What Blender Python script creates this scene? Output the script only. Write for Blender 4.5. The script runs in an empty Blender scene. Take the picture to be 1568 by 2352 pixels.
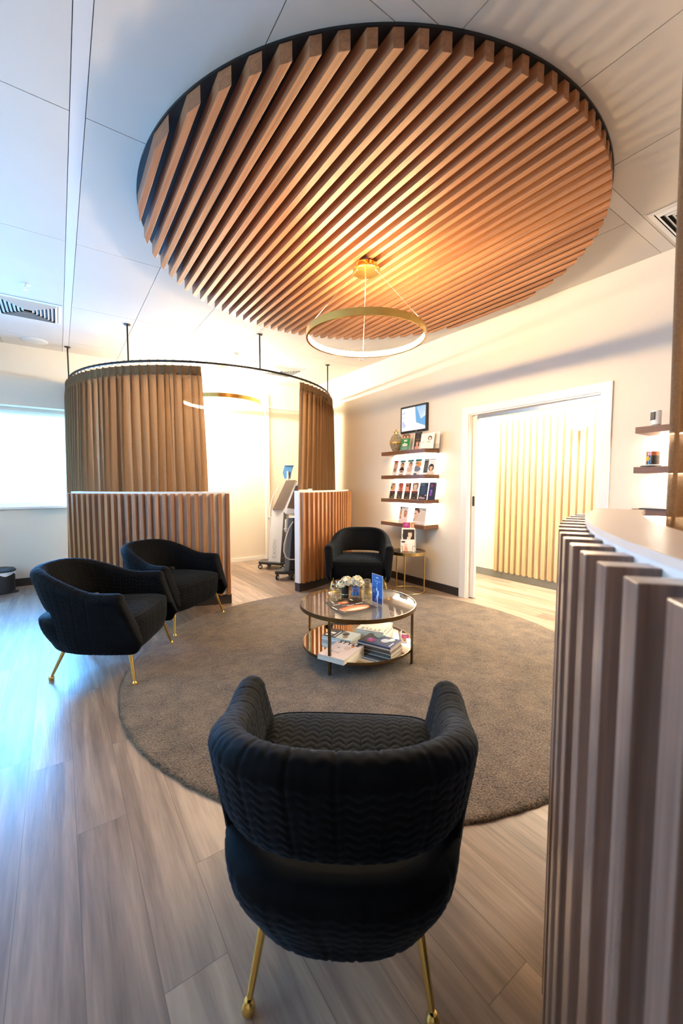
import bpy, math, random
from math import pi, sin, cos, radians as R_, atan2, sqrt, hypot
from mathutils import Vector, Matrix

random.seed(7)
sc = bpy.context.scene
col = sc.collection

# ------------------------------------------------------------------ camera
cd = bpy.data.cameras.new('camera')
cam = bpy.data.objects.new('camera', cd)
col.objects.link(cam)
cam.location = (0, 0, 1.3)
cam.rotation_euler = (R_(90 - 3.9), 0, R_(-34.8))
cd.sensor_fit = 'HORIZONTAL'
cd.sensor_width = 24.0
cd.lens = 933.0 / 1568.0 * 24.0
cd.clip_start = 0.02
cd.clip_end = 60
cd.dof.use_dof = True
cd.dof.focus_distance = 3.4
cd.dof.aperture_fstop = 3.6
sc.camera = cam

# ------------------------------------------------------------------ world, colour, daylight
sc.view_settings.view_transform = 'Standard'
sc.view_settings.look = 'None'
sc.view_settings.gamma = 1
sc.view_settings.use_curve_mapping = False
sc.view_settings.exposure = 0.9

w = bpy.data.worlds.new('world')
sc.world = w
w.use_nodes = True
w.node_tree.nodes['Background'].inputs[0].default_value = (0.35, 0.68, 1.0, 1)
w.node_tree.nodes['Background'].inputs[1].default_value = 5.0
DAY = (0.10, 0.42, 1.0)


def area(name, loc, rot, sx, sy, power, color, spread=180):
    l = bpy.data.lights.new(name, 'AREA')
    l.shape = 'RECTANGLE'
    l.size, l.size_y = sx, sy
    l.energy = power
    l.color = color
    l.spread = R_(spread)
    o = bpy.data.objects.new(name, l)
    o.location = loc
    o.rotation_euler = rot
    col.objects.link(o)
    return o


area('daylight_back_window', (-0.35, 6.60, 1.62), (R_(-78), 0, 0), 1.9, 1.15, 140, DAY, 125)
area('daylight_side_window', (-2.24, 3.2, 1.55), (0, R_(-90), 0), 1.3, 3.0, 11, (0.42, 0.66, 1.0))
area('warm_fill_light', (2.3, -1.3, 3.0), (0, 0, 0), 1.1, 0.55, 16, (1.0, 0.80, 0.58))  # added warm fill behind the camera, no known fitting there
area('corridor_ceiling_light', (4.45, 2.6, 2.62), (0, 0, 0), 0.7, 2.6, 170, (1.0, 0.90, 0.70))


# ------------------------------------------------------------------ materials
def mat(name, color, rough=0.5, metal=0.0, emit=None, estr=0.0, coat=0.0, sheen=0.0, alpha=1.0, spec=0.5):
    m = bpy.data.materials.new(name)
    m.use_nodes = True
    b = m.node_tree.nodes['Principled BSDF']
    b.inputs['Base Color'].default_value = (*color, 1)
    b.inputs['Roughness'].default_value = rough
    b.inputs['Metallic'].default_value = metal
    b.inputs['Specular IOR Level'].default_value = spec
    b.inputs['Coat Weight'].default_value = coat
    b.inputs['Sheen Weight'].default_value = sheen
    if emit:
        b.inputs['Emission Color'].default_value = (*emit, 1)
        b.inputs['Emission Strength'].default_value = estr
    return m


def nodes(m):
    nt = m.node_tree
    return nt, nt.nodes, nt.links, nt.nodes['Principled BSDF']


def math_node(nt, op, a, b=None, c=None):
    n = nt.nodes.new('ShaderNodeMath')
    n.operation = op
    for i, v in enumerate((a, b, c)):
        if v is None:
            continue
        if isinstance(v, (int, float)):
            n.inputs[i].default_value = v
        else:
            nt.links.new(v, n.inputs[i])
    return n.outputs[0]


def noise_variation(m, scale=8, amount=0.12, detail=4, vec_scale=(1, 1, 1), bump=0.0, bump_scale=None):
    nt, N, L, b = nodes(m)
    tc = N.new('ShaderNodeTexCoord')
    mp = N.new('ShaderNodeMapping')
    mp.inputs['Scale'].default_value = vec_scale
    L.new(tc.outputs['Object'], mp.inputs[0])
    n = N.new('ShaderNodeTexNoise')
    n.inputs['Scale'].default_value = scale
    n.inputs['Detail'].default_value = detail
    L.new(mp.outputs[0], n.inputs['Vector'])
    c = b.inputs['Base Color'].default_value[:3]
    r = N.new('ShaderNodeValToRGB')
    r.color_ramp.elements[0].color = (*[x * (1 - amount) for x in c], 1)
    r.color_ramp.elements[1].color = (*[min(1, x * (1 + amount)) for x in c], 1)
    r.color_ramp.elements[0].position = 0.3
    r.color_ramp.elements[1].position = 0.7
    L.new(n.outputs['Fac'], r.inputs[0])
    L.new(r.outputs[0], b.inputs['Base Color'])
    if bump:
        n2 = N.new('ShaderNodeTexNoise')
        n2.inputs['Scale'].default_value = bump_scale or scale * 4
        n2.inputs['Detail'].default_value = 3
        L.new(mp.outputs[0], n2.inputs['Vector'])
        bp = N.new('ShaderNodeBump')
        bp.inputs['Strength'].default_value = bump
        bp.inputs['Distance'].default_value = 0.01
        L.new(n2.outputs['Fac'], bp.inputs['Height'])
        L.new(bp.outputs[0], b.inputs['Normal'])
    return m


def wood(name, dark, light, axis='Z', rough=0.42):
    """Fine straight-grained veneer, grain running along one axis."""
    m = mat(name, light, rough, coat=(.45 if name.startswith('walnut_veneer') else 0))
    m.node_tree.nodes['Principled BSDF'].inputs['Coat Roughness'].default_value = .22
    nt, N, L, b = nodes(m)
    tc = N.new('ShaderNodeTexCoord')
    mp = N.new('ShaderNodeMapping')
    s = {'Z': (70, 70, 1.6), 'Y': (70, 1.6, 70), 'X': (1.6, 70, 70)}[axis]
    mp.inputs['Scale'].default_value = s
    L.new(tc.outputs['Object'], mp.inputs[0])
    n = N.new('ShaderNodeTexNoise')
    n.inputs['Scale'].default_value = 1.0
    n.inputs['Detail'].default_value = 6
    n.inputs['Roughness'].default_value = 0.65
    L.new(mp.outputs[0], n.inputs['Vector'])
    mp2 = N.new('ShaderNodeMapping')
    s2 = {'Z': (9, 9, .5), 'Y': (9, .5, 9), 'X': (.5, 9, 9)}[axis]
    mp2.inputs['Scale'].default_value = s2
    L.new(tc.outputs['Object'], mp2.inputs[0])
    n2 = N.new('ShaderNodeTexNoise')
    n2.inputs['Scale'].default_value = 1.0
    n2.inputs['Detail'].default_value = 2
    L.new(mp2.outputs[0], n2.inputs['Vector'])
    mix = math_node(nt, 'ADD', math_node(nt, 'MULTIPLY', n.outputs['Fac'], 0.6), math_node(nt, 'MULTIPLY', n2.outputs['Fac'], 0.4))
    r = N.new('ShaderNodeValToRGB')
    r.color_ramp.elements[0].color = (*dark, 1)
    r.color_ramp.elements[1].color = (*light, 1)
    r.color_ramp.elements[0].position = 0.36
    r.color_ramp.elements[1].position = 0.62
    L.new(mix, r.inputs[0])
    L.new(r.outputs[0], b.inputs['Base Color'])
    bp = N.new('ShaderNodeBump')
    bp.inputs['Strength'].default_value = 0.12
    bp.inputs['Distance'].default_value = 0.002
    L.new(n.outputs['Fac'], bp.inputs['Height'])
    L.new(bp.outputs[0], b.inputs['Normal'])
    return m


def pane(name, tint=(1, 1, 1), ior=1.45, rough=0.0):
    """Thin architectural glass: clear view through, fresnel reflection."""
    m = bpy.data.materials.new(name)
    m.use_nodes = True
    nt = m.node_tree
    nt.nodes.clear()
    out = nt.nodes.new('ShaderNodeOutputMaterial')
    mx = nt.nodes.new('ShaderNodeMixShader')
    t = nt.nodes.new('ShaderNodeBsdfTransparent')
    t.inputs[0].default_value = (*tint, 1)
    g = nt.nodes.new('ShaderNodeBsdfGlossy')
    g.inputs['Roughness'].default_value = rough
    g.inputs[0].default_value = (1, 1, 1, 1)
    f = nt.nodes.new('ShaderNodeFresnel')
    gm = nt.nodes.new('ShaderNodeNewGeometry')
    # same reflectance from both sides of the thin sheet
    nt.links.new(math_node(nt, 'MULTIPLY_ADD', gm.outputs['Backfacing'], 1 / ior - ior, ior), f.inputs[0])
    nt.links.new(f.outputs[0], mx.inputs[0])
    nt.links.new(t.outputs[0], mx.inputs[1])
    nt.links.new(g.outputs[0], mx.inputs[2])
    nt.links.new(mx.outputs[0], out.inputs[0])
    return m


def fabric_curtain():
    m = bpy.data.materials.new('brown_curtain_fabric')
    m.use_nodes = True
    nt = m.node_tree
    N, L = nt.nodes, nt.links
    N.clear()
    out = N.new('ShaderNodeOutputMaterial')
    tc = N.new('ShaderNodeTexCoord')
    mp = N.new('ShaderNodeMapping')
    mp.inputs['Scale'].default_value = (140, 140, 90)
    L.new(tc.outputs['Object'], mp.inputs[0])
    n = N.new('ShaderNodeTexNoise')
    n.inputs['Scale'].default_value = 1.5
    n.inputs['Detail'].default_value = 3
    L.new(mp.outputs[0], n.inputs['Vector'])
    r = N.new('ShaderNodeValToRGB')
    r.color_ramp.elements[0].color = (0.29, 0.185, 0.105, 1)
    r.color_ramp.elements[1].color = (0.54, 0.375, 0.225, 1)
    L.new(n.outputs['Fac'], r.inputs[0])
    d = N.new('ShaderNodeBsdfDiffuse')
    t = N.new('ShaderNodeBsdfTranslucent')
    L.new(r.outputs[0], d.inputs[0])
    L.new(r.outputs[0], t.inputs[0])
    s = N.new('ShaderNodeBsdfSheen')
    s.inputs['Roughness'].default_value = 0.4
    s.inputs[0].default_value = (0.12, 0.09, 0.06, 1)
    m1 = N.new('ShaderNodeMixShader')
    m1.inputs[0].default_value = 0.55
    L.new(d.outputs[0], m1.inputs[1])
    L.new(t.outputs[0], m1.inputs[2])
    a = N.new('ShaderNodeAddShader')
    L.new(m1.outputs[0], a.inputs[0])
    L.new(s.outputs[0], a.inputs[1])
    tr = N.new('ShaderNodeBsdfTransparent')
    tr.inputs[0].default_value = (0.9, 0.8, 0.7, 1)
    m2 = N.new('ShaderNodeMixShader')
    m2.inputs[0].default_value = 0.11
    L.new(a.outputs[0], m2.inputs[1])
    L.new(tr.outputs[0], m2.inputs[2])
    L.new(m2.outputs[0], out.inputs[0])
    return m


def velvet():
    m = mat('black_velvet', (0.004, 0.005, 0.007), 0.75, sheen=0.09, spec=0.07)
    nt, N, L, b = nodes(m)
    b.inputs['Sheen Roughness'].default_value = 0.35
    b.inputs['Sheen Tint'].default_value = (0.55, 0.75, 1.0, 1)
    tc = N.new('ShaderNodeTexCoord')
    n = N.new('ShaderNodeTexNoise')
    n.inputs['Scale'].default_value = 26
    n.inputs['Detail'].default_value = 5
    L.new(tc.outputs['Object'], n.inputs['Vector'])
    r = N.new('ShaderNodeValToRGB')
    r.color_ramp.elements[0].color = (0.0012, 0.0014, 0.0018, 1)
    r.color_ramp.elements[1].color = (0.0045, 0.005, 0.0065, 1)
    L.new(n.outputs['Fac'], r.inputs[0])
    L.new(r.outputs[0], b.inputs['Base Color'])
    return m


def plank_floor():
    m = mat('grey_oak_plank_floor', (0.4, 0.34, 0.3), 0.36, spec=0.5)
    nt, N, L, b = nodes(m)
    tc = N.new('ShaderNodeTexCoord')
    sp = N.new('ShaderNodeSeparateXYZ')
    L.new(tc.outputs['Object'], sp.inputs[0])
    W, LN = 0.1655, 1.22
    cx = math_node(nt, 'DIVIDE', math_node(nt, 'SUBTRACT', sp.outputs[0], 0.006), W)
    ci = math_node(nt, 'FLOOR', cx)
    fx = math_node(nt, 'FRACT', cx)
    wn = N.new('ShaderNodeTexWhiteNoise')
    wn.noise_dimensions = '1D'
    L.new(ci, wn.inputs['W'])
    cy = math_node(nt, 'ADD', math_node(nt, 'DIVIDE', sp.outputs[1], LN), wn.outputs['Value'])
    yi = math_node(nt, 'FLOOR', cy)
    fy = math_node(nt, 'FRACT', cy)
    wn2 = N.new('ShaderNodeTexWhiteNoise')
    wn2.noise_dimensions = '2D'
    cmb = N.new('ShaderNodeCombineXYZ')
    L.new(ci, cmb.inputs[0])
    L.new(yi, cmb.inputs[1])
    L.new(cmb.outputs[0], wn2.inputs['Vector'])
    # grain coordinates: shifted per plank
    cmb2 = N.new('ShaderNodeCombineXYZ')
    L.new(math_node(nt, 'MULTIPLY', sp.outputs[0], 22), cmb2.inputs[0])
    L.new(math_node(nt, 'ADD', math_node(nt, 'MULTIPLY', sp.outputs[1], 1.5), math_node(nt, 'MULTIPLY', wn2.outputs['Value'], 60)), cmb2.inputs[1])
    L.new(math_node(nt, 'MULTIPLY', wn2.outputs['Value'], 33), cmb2.inputs[2])
    n = N.new('ShaderNodeTexNoise')
    n.inputs['Scale'].default_value = 1.0
    n.inputs['Detail'].default_value = 5
    n.inputs['Distortion'].default_value = 0.6
    L.new(cmb2.outputs[0], n.inputs['Vector'])
    n3 = N.new('ShaderNodeTexNoise')
    n3.inputs['Scale'].default_value = 5.0
    n3.inputs['Detail'].default_value = 4
    L.new(cmb2.outputs[0], n3.inputs['Vector'])
    g = math_node(nt, 'ADD', math_node(nt, 'MULTIPLY', n.outputs['Fac'], 0.62), math_node(nt, 'MULTIPLY', n3.outputs['Fac'], 0.2))
    g = math_node(nt, 'ADD', g, math_node(nt, 'MULTIPLY', wn2.outputs['Value'], 0.2))
    r = N.new('ShaderNodeValToRGB')
    e = r.color_ramp.elements
    e[0].color = (0.115, 0.078, 0.058, 1)
    e[0].position = 0.28
    e[1].color = (0.41, 0.300, 0.220, 1)
    e[1].position = 0.72
    k = e.new(0.5)
    k.color = (0.235, 0.170, 0.130, 1)
    L.new(g, r.inputs[0])
    # seams
    ex = math_node(nt, 'MINIMUM', fx, math_node(nt, 'SUBTRACT', 1, fx))
    sx = math_node(nt, 'LESS_THAN', ex, 0.008)
    ey = math_node(nt, 'MINIMUM', fy, math_node(nt, 'SUBTRACT', 1, fy))
    sy = math_node(nt, 'LESS_THAN', ey, 0.0011)
    s = math_node(nt, 'MAXIMUM', sx, sy)
    mx = N.new('ShaderNodeMix')
    mx.data_type = 'RGBA'
    L.new(math_node(nt, 'MULTIPLY', s, 0.55), mx.inputs[0])
    L.new(r.outputs[0], mx.inputs[6])
    mx.inputs[7].default_value = (0.06, 0.045, 0.038, 1)
    L.new(mx.outputs[2], b.inputs['Base Color'])
    bp = N.new('ShaderNodeBump')
    bp.inputs['Strength'].default_value = 0.25
    bp.inputs['Distance'].default_value = 0.002
    L.new(math_node(nt, 'SUBTRACT', n3.outputs['Fac'], s), bp.inputs['Height'])
    L.new(bp.outputs[0], b.inputs['Normal'])
    return m


def rug_mat():
    m = mat('taupe_carpet_pile', (0.14, 0.11, 0.085), 0.95, sheen=0.25, spec=0.1)
    nt, N, L, b = nodes(m)
    tc = N.new('ShaderNodeTexCoord')
    n = N.new('ShaderNodeTexNoise')
    n.inputs['Scale'].default_value = 130
    n.inputs['Detail'].default_value = 3
    L.new(tc.outputs['Object'], n.inputs['Vector'])
    n2 = N.new('ShaderNodeTexNoise')
    n2.inputs['Scale'].default_value = 7
    n2.inputs['Detail'].default_value = 6
    n2.inputs['Roughness'].default_value = 0.7
    L.new(tc.outputs['Object'], n2.inputs['Vector'])
    f = math_node(nt, 'ADD', math_node(nt, 'MULTIPLY', n.outputs['Fac'], 0.65), math_node(nt, 'MULTIPLY', n2.outputs['Fac'], 0.35))
    r = N.new('ShaderNodeValToRGB')
    r.color_ramp.elements[0].color = (0.016, 0.011, 0.007, 1)
    r.color_ramp.elements[0].position = 0.36
    r.color_ramp.elements[1].color = (0.195, 0.135, 0.085, 1)
    r.color_ramp.elements[1].position = 0.64
    L.new(f, r.inputs[0])
    L.new(r.outputs[0], b.inputs['Base Color'])
    bp = N.new('ShaderNodeBump')
    bp.inputs['Strength'].default_value = 0.9
    bp.inputs['Distance'].default_value = 0.008
    L.new(f, bp.inputs['Height'])
    L.new(bp.outputs[0], b.inputs['Normal'])
    return m


M = {}
M['wall'] = noise_variation(mat('warm_white_wall_paint', (0.76, 0.69, 0.58), 0.6), 3, 0.015, bump=0.03, bump_scale=150)
M['ceiling'] = noise_variation(mat('white_ceiling_board', (0.64, 0.605, 0.56), 0.75), 2, 0.02, bump=0.04, bump_scale=60)
M['tbar'] = noise_variation(mat('white_ceiling_grid', (0.68, 0.65, 0.62), 0.5), 2, 0.01)
M['floor'] = plank_floor()
M['rug'] = rug_mat()
M['white'] = noise_variation(mat('white_laminate', (0.82, 0.80, 0.78), 0.4), 4, 0.01)
M['trimwhite'] = noise_variation(mat('white_gloss_trim', (0.84, 0.81, 0.76), 0.35), 4, 0.01)
M['skirt'] = noise_variation(mat('dark_brown_skirting', (0.030, 0.024, 0.022), 0.45), 6, 0.1)
M['greyskirt'] = noise_variation(mat('grey_vinyl_skirting', (0.16, 0.17, 0.17), 0.4), 6, 0.06)
M['counter'] = noise_variation(mat('cream_counter_laminate', (0.74, 0.61, 0.50), 0.35), 4, 0.02)
M['slatZ'] = wood('teak_veneer_upright', (0.14, 0.048, 0.016), (0.44, 0.195, 0.070), 'Z')
M['slatY'] = wood('teak_veneer_ceiling', (0.25, 0.100, 0.042), (0.45, 0.205, 0.092), 'Y')
M['slatC'] = wood('walnut_veneer_daylit', (0.13, 0.072, 0.052), (0.30, 0.185, 0.135), 'Z', 0.26)  # same wood as the partitions, grey daylight lightened into the colour
M['slatLit'] = wood('brightened_veneer', (0.34, 0.225, 0.12), (0.52, 0.37, 0.21), 'Z')  # same veneer again, corridor brightness put into the paler colour
M['shelf'] = wood('walnut_shelf_veneer', (0.10, 0.042, 0.020), (0.22, 0.10, 0.05), 'Y')
M['black'] = noise_variation(mat('black_backing_panel', (0.006, 0.007, 0.009), 0.42), 5, 0.1)
M['blackmetal'] = mat('matt_black_metal', (0.010, 0.010, 0.011), 0.4, 0.3)
M['blackplastic'] = mat('black_plastic', (0.015, 0.015, 0.017), 0.4)
M['bin'] = noise_variation(mat('charcoal_bin_plastic', (0.018, 0.02, 0.024), 0.45), 5, 0.1)
M['brass'] = noise_variation(mat('polished_brass', (0.83, 0.55, 0.16), 0.16, 1.0), 20, 0.05)
M['goldsatin'] = noise_variation(mat('satin_gold_metal', (0.62, 0.44, 0.18), 0.32, 1.0), 20, 0.05)
M['bronze'] = noise_variation(mat('aged_brass_metal', (0.17, 0.11, 0.05), 0.3, 1.0), 20, 0.15)
M['chrome'] = mat('chrome', (0.8, 0.8, 0.8), 0.15, 1.0)
M['mirror'] = mat('mirror_glass', (0.86, 0.84, 0.78), 0.02, 1.0)
M['led'] = mat('pendant_diffuser', (1, 1, 1), 0.5, emit=(1.0, 0.70, 0.37), estr=240)
M['ledpod'] = mat('pod_pendant_diffuser', (1, 1, 1), 0.5, emit=(1.0, 0.86, 0.66), estr=300)
M['ledshelf'] = mat('shelf_led_strip', (1, 1, 1), 0.5, emit=(1.0, 0.92, 0.74), estr=150)
M['lampwall'] = mat('wall_lamp_opal', (1, 1, 1), 0.5, emit=(1.0, 0.9, 0.75), estr=6)
M['velvet'] = velvet()
M['piping'] = mat('velvet_piping', (0.006, 0.007, 0.009), 0.5, sheen=0.3)
M['curtain'] = fabric_curtain()
M['lining'] = mat('brown_heading_tape', (0.16, 0.09, 0.045), 0.9)
M['glass'] = pane('clear_glass', (0.93, 0.95, 0.94))
M['tumbler'] = pane('cut_glass', (0.93, 0.88, 0.72), 1.9, 0.05)
M['windowglass'] = pane('window_glass', (0.98, 0.99, 1.0))
M['petal'] = noise_variation(mat('cream_petals', (0.86, 0.80, 0.60), 0.7), 30, 0.1)
M['leaf'] = noise_variation(mat('green_leaf', (0.05, 0.12, 0.03), 0.6), 30, 0.2)
M['bluegel'] = noise_variation(mat('blue_glass_pebbles', (0.03, 0.24, 0.95), 0.2, coat=0.5), 60, 0.5)
M['paper'] = noise_variation(mat('page_edges', (0.72, 0.66, 0.56), 0.7), 90, 0.12, vec_scale=(0.2, 0.2, 6))
M['devwhite'] = noise_variation(mat('white_device_casing', (0.78, 0.82, 0.86), 0.3), 5, 0.02)
M['devgrey'] = noise_variation(mat('blue_grey_device_casing', (0.16, 0.20, 0.27), 0.35), 5, 0.05)
M['devdark'] = noise_variation(mat('dark_grey_device_base', (0.028, 0.03, 0.034), 0.4), 5, 0.1)
M['devscreen'] = mat('brown_tinted_screen', (0.13, 0.10, 0.08), 0.12, coat=0.6)
M['devblue'] = mat('blue_device_panel', (0.10, 0.30, 0.62), 0.3)
M['vasemosaic'] = None
M['blind'] = mat('white_roller_blind', (.9, .92, .95), .8)
_b = M['blind'].node_tree.nodes['Principled BSDF']
_t = M['blind'].node_tree.nodes.new('ShaderNodeBsdfTranslucent')
_t.inputs[0].default_value = (.9, .95, 1, 1)
_m = M['blind'].node_tree.nodes.new('ShaderNodeMixShader')
_m.inputs[0].default_value = .6
M['blind'].node_tree.links.new(_b.outputs[0], _m.inputs[1])
M['blind'].node_tree.links.new(_t.outputs[0], _m.inputs[2])
M['blind'].node_tree.links.new(_m.outputs[0], M['blind'].node_tree.nodes['Material Output'].inputs[0])
M['winframe'] = mat('white_window_frame', (0.8, 0.82, 0.84), 0.4)
M['liner'] = noise_variation(mat('white_bin_liner', (0.75, 0.8, 0.82), 0.5), 20, 0.1)
M['ventwhite'] = mat('white_vent_metal', (0.72, 0.73, 0.74), 0.4)
M['ventdark'] = mat('dark_duct', (0.01, 0.01, 0.012), 0.8)

vm = mat('crackle_gold_ceramic', (0.5, 0.42, 0.28), 0.25, 0.3)
nt, N, L, b = nodes(vm)
tc = N.new('ShaderNodeTexCoord')
vo = N.new('ShaderNodeTexVoronoi')
vo.inputs['Scale'].default_value = 120
L.new(tc.outputs['Object'], vo.inputs['Vector'])
r = N.new('ShaderNodeValToRGB')
r.color_ramp.elements[0].color = (0.75, 0.68, 0.50, 1)
r.color_ramp.elements[1].color = (0.20, 0.15, 0.08, 1)
r.color_ramp.elements[1].position = 0.7
L.new(vo.outputs['Distance'], r.inputs[0])
L.new(r.outputs[0], b.inputs['Base Color'])
M['vasemosaic'] = vm

_flat = {}


def flat(c, rough=0.5):
    k = (tuple(round(x, 3) for x in c), rough)
    if k not in _flat:
        m = mat('printed_ink', c, rough)
        noise_variation(m, 40, 0.04)
        _flat[k] = m
    return _flat[k]


# ------------------------------------------------------------------ mesh helpers
class MB:
    def __init__(self):
        self.v, self.f, self.mi, self.mats = [], [], [], []
        self.smooth = []

    def slot(self, m):
        if m not in self.mats:
            self.mats.append(m)
        return self.mats.index(m)

    def face(self, idx, m, smooth=False):
        self.f.append(tuple(idx))
        self.mi.append(self.slot(m))
        self.smooth.append(smooth)

    def add(self, pts):
        n = len(self.v)
        self.v += [tuple(p) for p in pts]
        return n

    def box(self, a, b, m, mt=None):
        (x0, y0, z0), (x1, y1, z1) = a, b
        P = [(x0, y0, z0), (x1, y0, z0), (x1, y1, z0), (x0, y1, z0), (x0, y0, z1), (x1, y0, z1), (x1, y1, z1), (x0, y1, z1)]
        if mt is not None:
            P = [mt @ Vector(p) for p in P]
        n = self.add(P)
        for q in ((0, 3, 2, 1), (4, 5, 6, 7), (0, 1, 5, 4), (1, 2, 6, 5), (2, 3, 7, 6), (3, 0, 4, 7)):
            self.face([n + i for i in q], m)
        return self

    def prism(self, poly, z0, z1, m, mt=None, smooth=False):
        k = len(poly)
        P = [(x, y, z0) for x, y in poly] + [(x, y, z1) for x, y in poly]
        if mt is not None:
            P = [mt @ Vector(p) for p in P]
        n = self.add(P)
        self.face([n + i for i in range(k - 1, -1, -1)], m)
        self.face([n + k + i for i in range(k)], m)
        for i in range(k):
            j = (i + 1) % k
            self.face((n + i, n + j, n + k + j, n + k + i), m, smooth)
        return self

    def lathe(self, prof, m, seg=32, center=(0, 0, 0), closed=False, mt=None, a0=0, a1=2 * pi):
        full = abs(a1 - a0 - 2 * pi) < 1e-6
        cx, cy, cz = center
        ns = seg if full else seg + 1
        base = len(self.v)
        for i in range(ns):
            a = a0 + (a1 - a0) * i / seg
            for r_, z in prof:
                p = Vector((cx + r_ * cos(a), cy + r_ * sin(a), cz + z))
                if mt is not None:
                    p = mt @ p
                self.v.append(tuple(p))
        k = len(prof)
        for i in range(seg):
            i2 = (i + 1) % ns
            for j in range(k if closed else k - 1):
                j2 = (j + 1) % k
                self.face((base + i * k + j, base + i2 * k + j, base + i2 * k + j2, base + i * k + j2), m, True)
        return self

    def tube(self, pts, rad, m, seg=10, caps=True):
        pts = [Vector(p) for p in pts]
        rads = rad if isinstance(rad, (list, tuple)) else [rad] * len(pts)
        base = len(self.v)
        prev = None
        for i, p in enumerate(pts):
            t = (pts[min(i + 1, len(pts) - 1)] - pts[max(i - 1, 0)]).normalized()
            if prev is None:
                u = t.orthogonal().normalized()
            else:
                u = (prev - t * prev.dot(t)).normalized()
            prev = u
            v = t.cross(u)
            for j in range(seg):
                a = 2 * pi * j / seg
                self.v.append(tuple(p + (u * cos(a) + v * sin(a)) * rads[i]))
        for i in range(len(pts) - 1):
            for j in range(seg):
                j2 = (j + 1) % seg
                self.face((base + i * seg + j, base + i * seg + j2, base + (i + 1) * seg + j2, base + (i + 1) * seg + j), m, True)
        if caps:
            self.face([base + j for j in range(seg - 1, -1, -1)], m)
            self.face([base + (len(pts) - 1) * seg + j for j in range(seg)], m)
        return self

    def sphere(self, c, r_, m, seg=16, rings=10, sc3=(1, 1, 1)):
        prof = []
        for i in range(rings + 1):
            a = -pi / 2 + pi * i / rings
            prof.append((max(1e-5, r_ * cos(a)), r_ * sin(a)))
        base = len(self.v)
        self.lathe(prof, m, seg)
        for i in range(base, len(self.v)):
            x, y, z = self.v[i]
            self.v[i] = (c[0] + x * sc3[0], c[1] + y * sc3[1], c[2] + z * sc3[2])
        return self

    def build(self, name, parent=None, bevel=0.0, mats=None):
        me = bpy.data.meshes.new(name)
        me.from_pydata(self.v, [], self.f)
        for m in self.mats:
            me.materials.append(m)
        me.polygons.foreach_set('material_index', self.mi)
        me.polygons.foreach_set('use_smooth', self.smooth)
        me.update()
        if any(self.smooth) and not set(self.mats) & {M.get('velvet'), M.get('curtain'), M.get('petal'), M.get('rug')}:
            me.set_sharp_from_angle(angle=R_(38))
        o = bpy.data.objects.new(name, me)
        col.objects.link(o)
        if parent is not None:
            o.parent = parent
        if bevel:
            md = o.modifiers.new('bevel', 'BEVEL')
            md.width = bevel
            md.segments = 2
            md.limit_method = 'ANGLE'
        return o


def tag(o, label=None, cat=None, group=None, kind=None):
    if label:
        o['label'] = label
    if cat:
        o['category'] = cat
    if group:
        o['group'] = group
    if kind:
        o['kind'] = kind
    return o


def empty(name, loc, rz=0.0, label=None, cat=None, group=None):
    o = bpy.data.objects.new(name, None)
    o.empty_display_size = 0.1
    o.location = loc
    o.rotation_euler = (0, 0, rz)
    col.objects.link(o)
    return tag(o, label, cat, group)


def copy_tree(o, parent=None):
    c = o.copy()
    col.objects.link(c)
    if parent is not None:
        c.parent = parent
    for ch in list(o.children):
        copy_tree(ch, c)
    return c


def struct(name, mb, label=None, bevel=0):
    o = mb.build(name, None, bevel)
    o['kind'] = 'structure'
    if label:
        o['label'] = label
    return o


def box(a, b, m):
    return MB().box(a, b, m)


def smooth01(t):
    t = max(0.0, min(1.0, t))
    return t * t * (3 - 2 * t)


def text_mesh(body, size, m, depth=0.0006, bold=0.0, align='CENTER', space=1.0):
    cu = bpy.data.curves.new('lettering', 'FONT')
    cu.body = body
    cu.size = size
    cu.extrude = depth
    cu.offset = bold
    cu.align_x = align
    cu.align_y = 'CENTER'
    cu.space_character = space
    ob = bpy.data.objects.new('lettering', cu)
    me = bpy.data.meshes.new_from_object(ob)
    bpy.data.objects.remove(ob)
    me.materials.clear()
    me.materials.append(m)
    return me


def lettering(name, body, size, m, parent, loc, rot, **kw):
    me = text_mesh(body, size, m, **kw)
    o = bpy.data.objects.new(name, me)
    col.objects.link(o)
    o.parent = parent
    o.location = loc
    o.rotation_euler = rot
    return o


# ================================================================== ROOM SHELL
H = 3.03
XW, XW2 = 3.78, 3.93      # right wall faces
YB = 6.55                 # back wall
XL, YN = -2.2, -2.6       # left wall, near wall
WIN = (-1.35, 0.62, 1.02, 2.22)
DOOR = (1.60, 2.95, 2.075)

struct('floor', box((XL - .15, YN - .15, -0.1), (5.15, YB + .15, 0), M['floor']))

mb = MB()
# near wall / left wall with a window opening / back wall with a window opening
struct('wall_near', box((XL - .15, YN - .15, 0), (XW2, YN, H), M['wall']))
for a, b_ in (((XL - .15, YN, 0), (XL, YB, .9)), ((XL - .15, YN, 2.2), (XL, YB, H)), ((XL - .15, YN, .9), (XL, 1.7, 2.2)), ((XL - .15, 4.7, .9), (XL, YB, 2.2))):
    mb.box(a, b_, M['wall'])
struct('wall_left', mb)
mb = MB()
x0, x1, z0, z1 = WIN
for a, b_ in (((XL - .15, YB, 0), (XW2, YB + .15, z0)), ((XL - .15, YB, z1), (XW2, YB + .15, H)), ((XL - .15, YB, z0), (x0, YB + .15, z1)), ((x1, YB, z0), (XW2, YB + .15, z1))):
    mb.box(a, b_, M['wall'])
struct('wall_back', mb)
mb = MB()
y0, y1, zd = DOOR
for a, b_ in (((XW, YN, 0), (XW2, y0, H)), ((XW, y1, 0), (XW2, YB, H)), ((XW, y0, zd), (XW2, y1, H))):
    mb.box(a, b_, M['wall'])
struct('wall_right', mb)

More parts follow.
